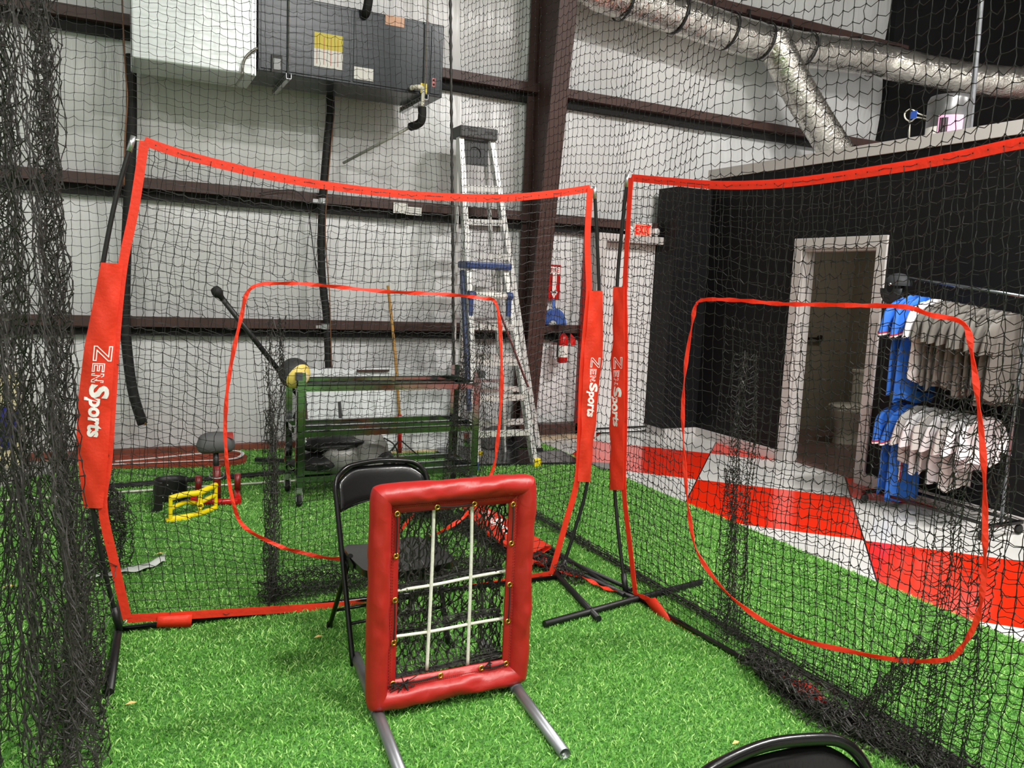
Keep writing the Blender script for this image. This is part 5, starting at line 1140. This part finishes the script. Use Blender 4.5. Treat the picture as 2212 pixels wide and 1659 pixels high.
# leaves / debris
for (x, y, s_) in ((20, 1267, .03), (688, 1376, .02), (283, 1520, .02), (1590, 1605, .018), (345, 1196, .02)):
    p = hit(x, y, 2, .03); mm = M(); mm.add([(p[0]-s_, p[1], .03), (p[0], p[1]-s_*.5, .034), (p[0]+s_, p[1]+.004, .03), (p[0], p[1]+s_*.5, .036)], [(0, 1, 2, 3)])
    tag(mm.build('dry_leaf', mat('dry_leaf', (222, 190, 120), .7), None, solid=.001), 'tiny dry yellow leaf scrap lying on the green grass', 'leaf', 'leaf scraps on the grass')

# ================================================================== GARMENT RACK
gk = thing('garment_rack', (5.42, 3.85, 0), 'black rolling garment rack of uniforms against the black wall', 'clothes rack')
GX = 5.42; GY0, GY1 = 4.26, 3.30
def ZR(y): return 1.765-.125*(GY0-y)
for y in (GY0, GY1):
    mm = M(); mm.tube([(GX, y, .10), (GX, y, ZR(y))], .012, 10); mm.build('upright_post', mat('steel_tube', (120, 125, 130), .25, .8), gk)
    mm = M(); mm.beam((GX-.21, y, .09), (GX+.23, y, .09), .035, .02); mm.build('base_foot', M_BLACKM, gk)
    for dx in (-.19, .21):
        mm = M(); mm.lathe((GX+dx, y-.014, .038), [(0, 0), (.03, 0), (.036, .006), (.036, .022), (.03, .028), (0, .028)], 18, (0, 1, 0)); mm.build('caster', M_RUBBER, gk)
mm = M(); mm.tube([(GX, GY0, ZR(GY0)), (GX, GY1, ZR(GY1))], .012, 10); mm.build('top_rail', MATS['steel_tube'], gk)
mm = M(); mm.tube([(GX, GY0, .92), (GX, GY1, .92)], .009, 10); mm.build('lower_rail', M_BLACKM, gk)
for dx in (-.14, .17):
    mm = M(); mm.beam((GX+dx, GY0, .10), (GX+dx, GY1, .10), .02, .02); mm.build('base_rail', M_BLACKM, gk)
def garment(y, ztop, L_, col, sd, label, cat, grp, nm, sleeve=True, hw=.21, trim=None, pants=False, rz=0):
    t = thing(nm, (GX, y, ztop-L_), label, cat, grp)
    hw_ = hw; G_ = []; nz_ = 22; na = 28
    for i in range(nz_):
        f_ = i/(nz_-1); z = ztop-.09-L_*f_
        w_ = .05+(hw_-.05)*min(1, (f_/.12))**.8 if f_ < .12 else hw_*(1-.10*sin(min(1, (f_-.12)/.4)*pi))*(1+.05*f_)
        d_ = .018+.012*f_
        if pants: w_ = hw_*.55*(1+.15*f_)
        row = []
        for k_ in range(na+1):
            a = 2*pi*k_/na; rip = 1+.55*f_*sin(a*5+sd+f_*2)*.5+.2*noise.noise(Vector((a*2, f_*4, sd)))
            row.append((GX+w_*cos(a), y+d_*sin(a)*rip+.012*f_*sin(cos(a)*9+sd), z+.02*f_*sin(a*3+sd)))
        G_.append(row)
    mm_ = M(); mm_.grid(G_); mm_.build('leg_panel' if pants else 'torso', col, t)
    if sleeve:
        for s_ in (-1, 1):
            c = spline([(GX+s_*hw_*.80, y, ztop-.13), (GX+s_*(hw_+.02), y+.01*sin(sd), ztop-.20), (GX+s_*(hw_+.045), y+.015*sin(sd*2), ztop-.36)], 5); mm_ = M(); G2 = []
            for i, p in enumerate(c):
                f_ = i/(len(c)-1); G2.append([(p[0]+(.05+.025*f_)*cos(a), p[1]+(.016+.014*f_)*sin(a)*(1+.3*sin(a*3+sd)), p[2]-.02*cos(a)*s_) for a in np.linspace(0, 2*pi, 17)])
            mm_.grid(G2); sl = mm_.build('sleeve', col, t)
            if trim:
                for kk, tm in enumerate(trim):
                    mm_ = M(); p = c[-1]; mm_.grid([[(p[0]+.0765*cos(a), p[1]+.032*sin(a)*(1+.3*sin(a*3+sd)), p[2]-.02*cos(a)*s_-dz-kk*.012) for a in np.linspace(0, 2*pi, 17)] for dz in (-.004, .009)]); mm_.build('cuff_stripe', tm, sl)
    mm_ = M(); mm_.tube(spline([(GX, y, ztop-.085), (GX, y, ztop-.02), (GX+.014, y, ztop+.012), (GX-.004, y, ztop+.026), (GX-.018, y, ztop+.008)], 4), .0025, 6); mm_.tube([(GX-hw_*.8, y, ztop-.135), (GX, y, ztop-.085), (GX+hw_*.8, y, ztop-.135)], .004, 6); mm_.build('hanger', M_BLACKP, t)
    return t
C_BLUE = mat('royal_blue_cloth', (44, 112, 214), .7, var=.08, vs=9); C_WHITE = mat('white_cloth', (222, 220, 224), .75, var=.05, vs=9)
C_GREY = mat('grey_cloth', (106, 102, 97), .75, var=.12, vs=9); C_LG = mat('pale_grey_cloth', (196, 192, 190), .75, var=.06, vs=9)
T_R = mat('trim_red', (190, 40, 50), .7); T_W = mat('trim_white', (235, 232, 232), .7); T_B = mat('trim_black', (20, 22, 30), .7)
garment(4.15, ZR(4.15)-.03, .74, C_BLUE, 1, 'royal blue jersey, first on the upper rail next to the doorway', 'jersey', 'jerseys on the upper rail', 'jersey', trim=(T_R, T_W, T_B))
garment(4.07, ZR(4.07)-.03, .78, C_BLUE, 3, 'royal blue jersey with striped cuff, second on the upper rail', 'jersey', 'jerseys on the upper rail', 'jersey', trim=(T_R, T_W, T_B))
garment(3.97, ZR(3.97)-.03, .60, C_WHITE, 5, 'white patterned jersey hanging between the blue and the grey ones', 'jersey', 'jerseys on the upper rail', 'jersey')
for i in range(9):
    garment(3.89-i*.064, ZR(3.89-i*.064)-.03, .60+.03*sin(i*2), C_GREY, 7+i*1.3, 'grey short-sleeved shirt in the row of grey shirts on the upper rail', 'shirt', 'grey shirts on the upper rail', 'shirt', hw=.20+.01*sin(i))
garment(4.17, .90, .70, C_BLUE, 2, 'royal blue striped uniform hanging lowest, nearest the doorway', 'jersey', 'uniforms on the lower rail', 'jersey', hw=.17, trim=(T_R, T_W))
garment(4.08, .90, .74, C_BLUE, 4, 'royal blue uniform with white and red side stripe, second on the lower rail', 'jersey', 'uniforms on the lower rail', 'jersey', hw=.17, trim=(T_R, T_W))
for i, (c_, lt) in enumerate(((C_LG, .42), (C_WHITE, .48), (C_LG, .46), (C_WHITE, .52), (C_LG, .55), (C_WHITE, .40), (C_WHITE, .34))):
    garment(4.0-i*.085, .90, lt, c_, 11+i*1.7, 'pale white or grey jersey in the row on the lower rail', 'jersey', 'pale jerseys on the lower rail', 'jersey', hw=.18)
# stripes down the blue uniforms
for y in (4.17, 4.08):
    for kk, tm in enumerate((T_W, T_R)):
        mm = M(); mm.grid([[(GX-.10-.03*f_+kk*.018+w_, y-.034-.012*f_, .74-.52*f_) for w_ in (0, .016)] for f_ in np.linspace(0, 1, 8)])
        ob = mm.build('side_stripe', tm); 
        host = [o_ for o_ in COL.objects if o_.type == 'EMPTY' and o_.name.startswith('jersey') and abs(o_.location[1]-y) < .001 and o_.location[2] < .5][0]; put_child(ob, host)
# dark cap hung on the post
cp_ = thing('baseball_cap', (5.42, 4.32, 1.62), 'black cap hung on the left end of the garment rack', 'cap')
a = hit(1940, 615, 0, 5.40); mm = M(); ellip(mm, (5.40, a[1], a[2]), .09, .10, .09, z0=-.1, ns=.05); mm.build('crown', mat('charcoal_cloth', (40, 42, 46), .7), cp_)
mm = M(); mm.grid([[(5.33+.02*v_, a[1]+.09*cos(t)*v_+.02, a[2]-.03-.11*v_*abs(sin(t))) for v_ in np.linspace(.3, 1.1, 5)] for t in np.linspace(0, pi, 12)]); mm.build('brim', MATS['charcoal_cloth'], cp_, solid=.004)
mm = M(); mm.lathe((5.31, a[1]-.0, a[2]+.0), [(0, 0), (.012, 0), (.01, .004), (0, .005)], 12, (-1, -.4, 0)); mm.build('cap_badge', M_ALU, cp_)
# small black room sign beside the doorway
rs = thing('room_sign', (5.72, 4.58, 1.58), 'small black sign with white letters right of the bathroom doorway', 'sign')
a = hit(1914, 655, 0, 5.715); mm = M(); mm.box((5.708, a[1]-.10, a[2]-.035), (5.716, a[1]+.035, a[2]+.035)); mm.build('sign_plate', M_BLACKP, rs)
mm = M(); text_to(mm, 'RES', lambda x, y: (5.7065, a[1]+.028-x, a[2]-.012+y), .026, 0, 0, .0, .055); mm.build('sign_lettering', M_WHITE_PRINT, rs)
# toilet and grab rail inside the bathroom
wc = thing('toilet', (7.1, 6.2, 0), 'white toilet seen through the dark bathroom doorway', 'toilet')
M_PORC = mat('porcelain', (214, 208, 192), .2); tcx, tcy = 7.25, 6.2
def ring_z(rx, ry, z, dx=0): return [(tcx+dx+rx*cos(a), tcy+ry*sin(a), z) for a in np.linspace(0, 2*pi, 25)]
mm = M(); mm.grid([ring_z(.20, .13, 0), ring_z(.17, .11, .12), ring_z(.20, .13, .24), ring_z(.27, .18, .36), ring_z(.28, .19, .40), ring_z(.20, .12, .40), ring_z(.12, .08, .25)]); mm.build('bowl', M_PORC, wc)
mm = M(); mm.grid([ring_z(.28, .19, .405), ring_z(.285, .195, .415), ring_z(.27, .18, .43), ring_z(.01, .01, .435)]); mm.build('seat_lid', M_PORC, wc)
mm = M(); mm.box((tcx+.22, tcy-.21, .38), (tcx+.40, tcy+.21, .76)); mm.build('tank', M_PORC, wc, bevel=.02)
mm = M(); mm.box((tcx+.21, tcy-.22, .76), (tcx+.41, tcy+.22, .80)); mm.build('tank_lid', M_PORC, wc, bevel=.01)
gb = thing('grab_bar', (6.6, 6.9, .85), 'dark horizontal grab bar on the wall inside the bathroom', 'grab bar')
mm = M(); a = hit(1730, 731, 1, 6.92); b_ = hit(1775, 730, 1, 6.92); mm.tube([(a[0]-.1, 6.92, a[2]), (b_[0], 6.92, a[2])], .016, 10); mm.build('bar', mat('dark_bronze', (60, 48, 40), .3, .6), gb)
mm = M(); mm.lathe((b_[0], 6.93, a[2]), [(0, 0), (.04, 0), (.04, .03), (0, .03)], 16, (0, 1, 0)); mm.build('flange', MATS['dark_bronze'], gb)
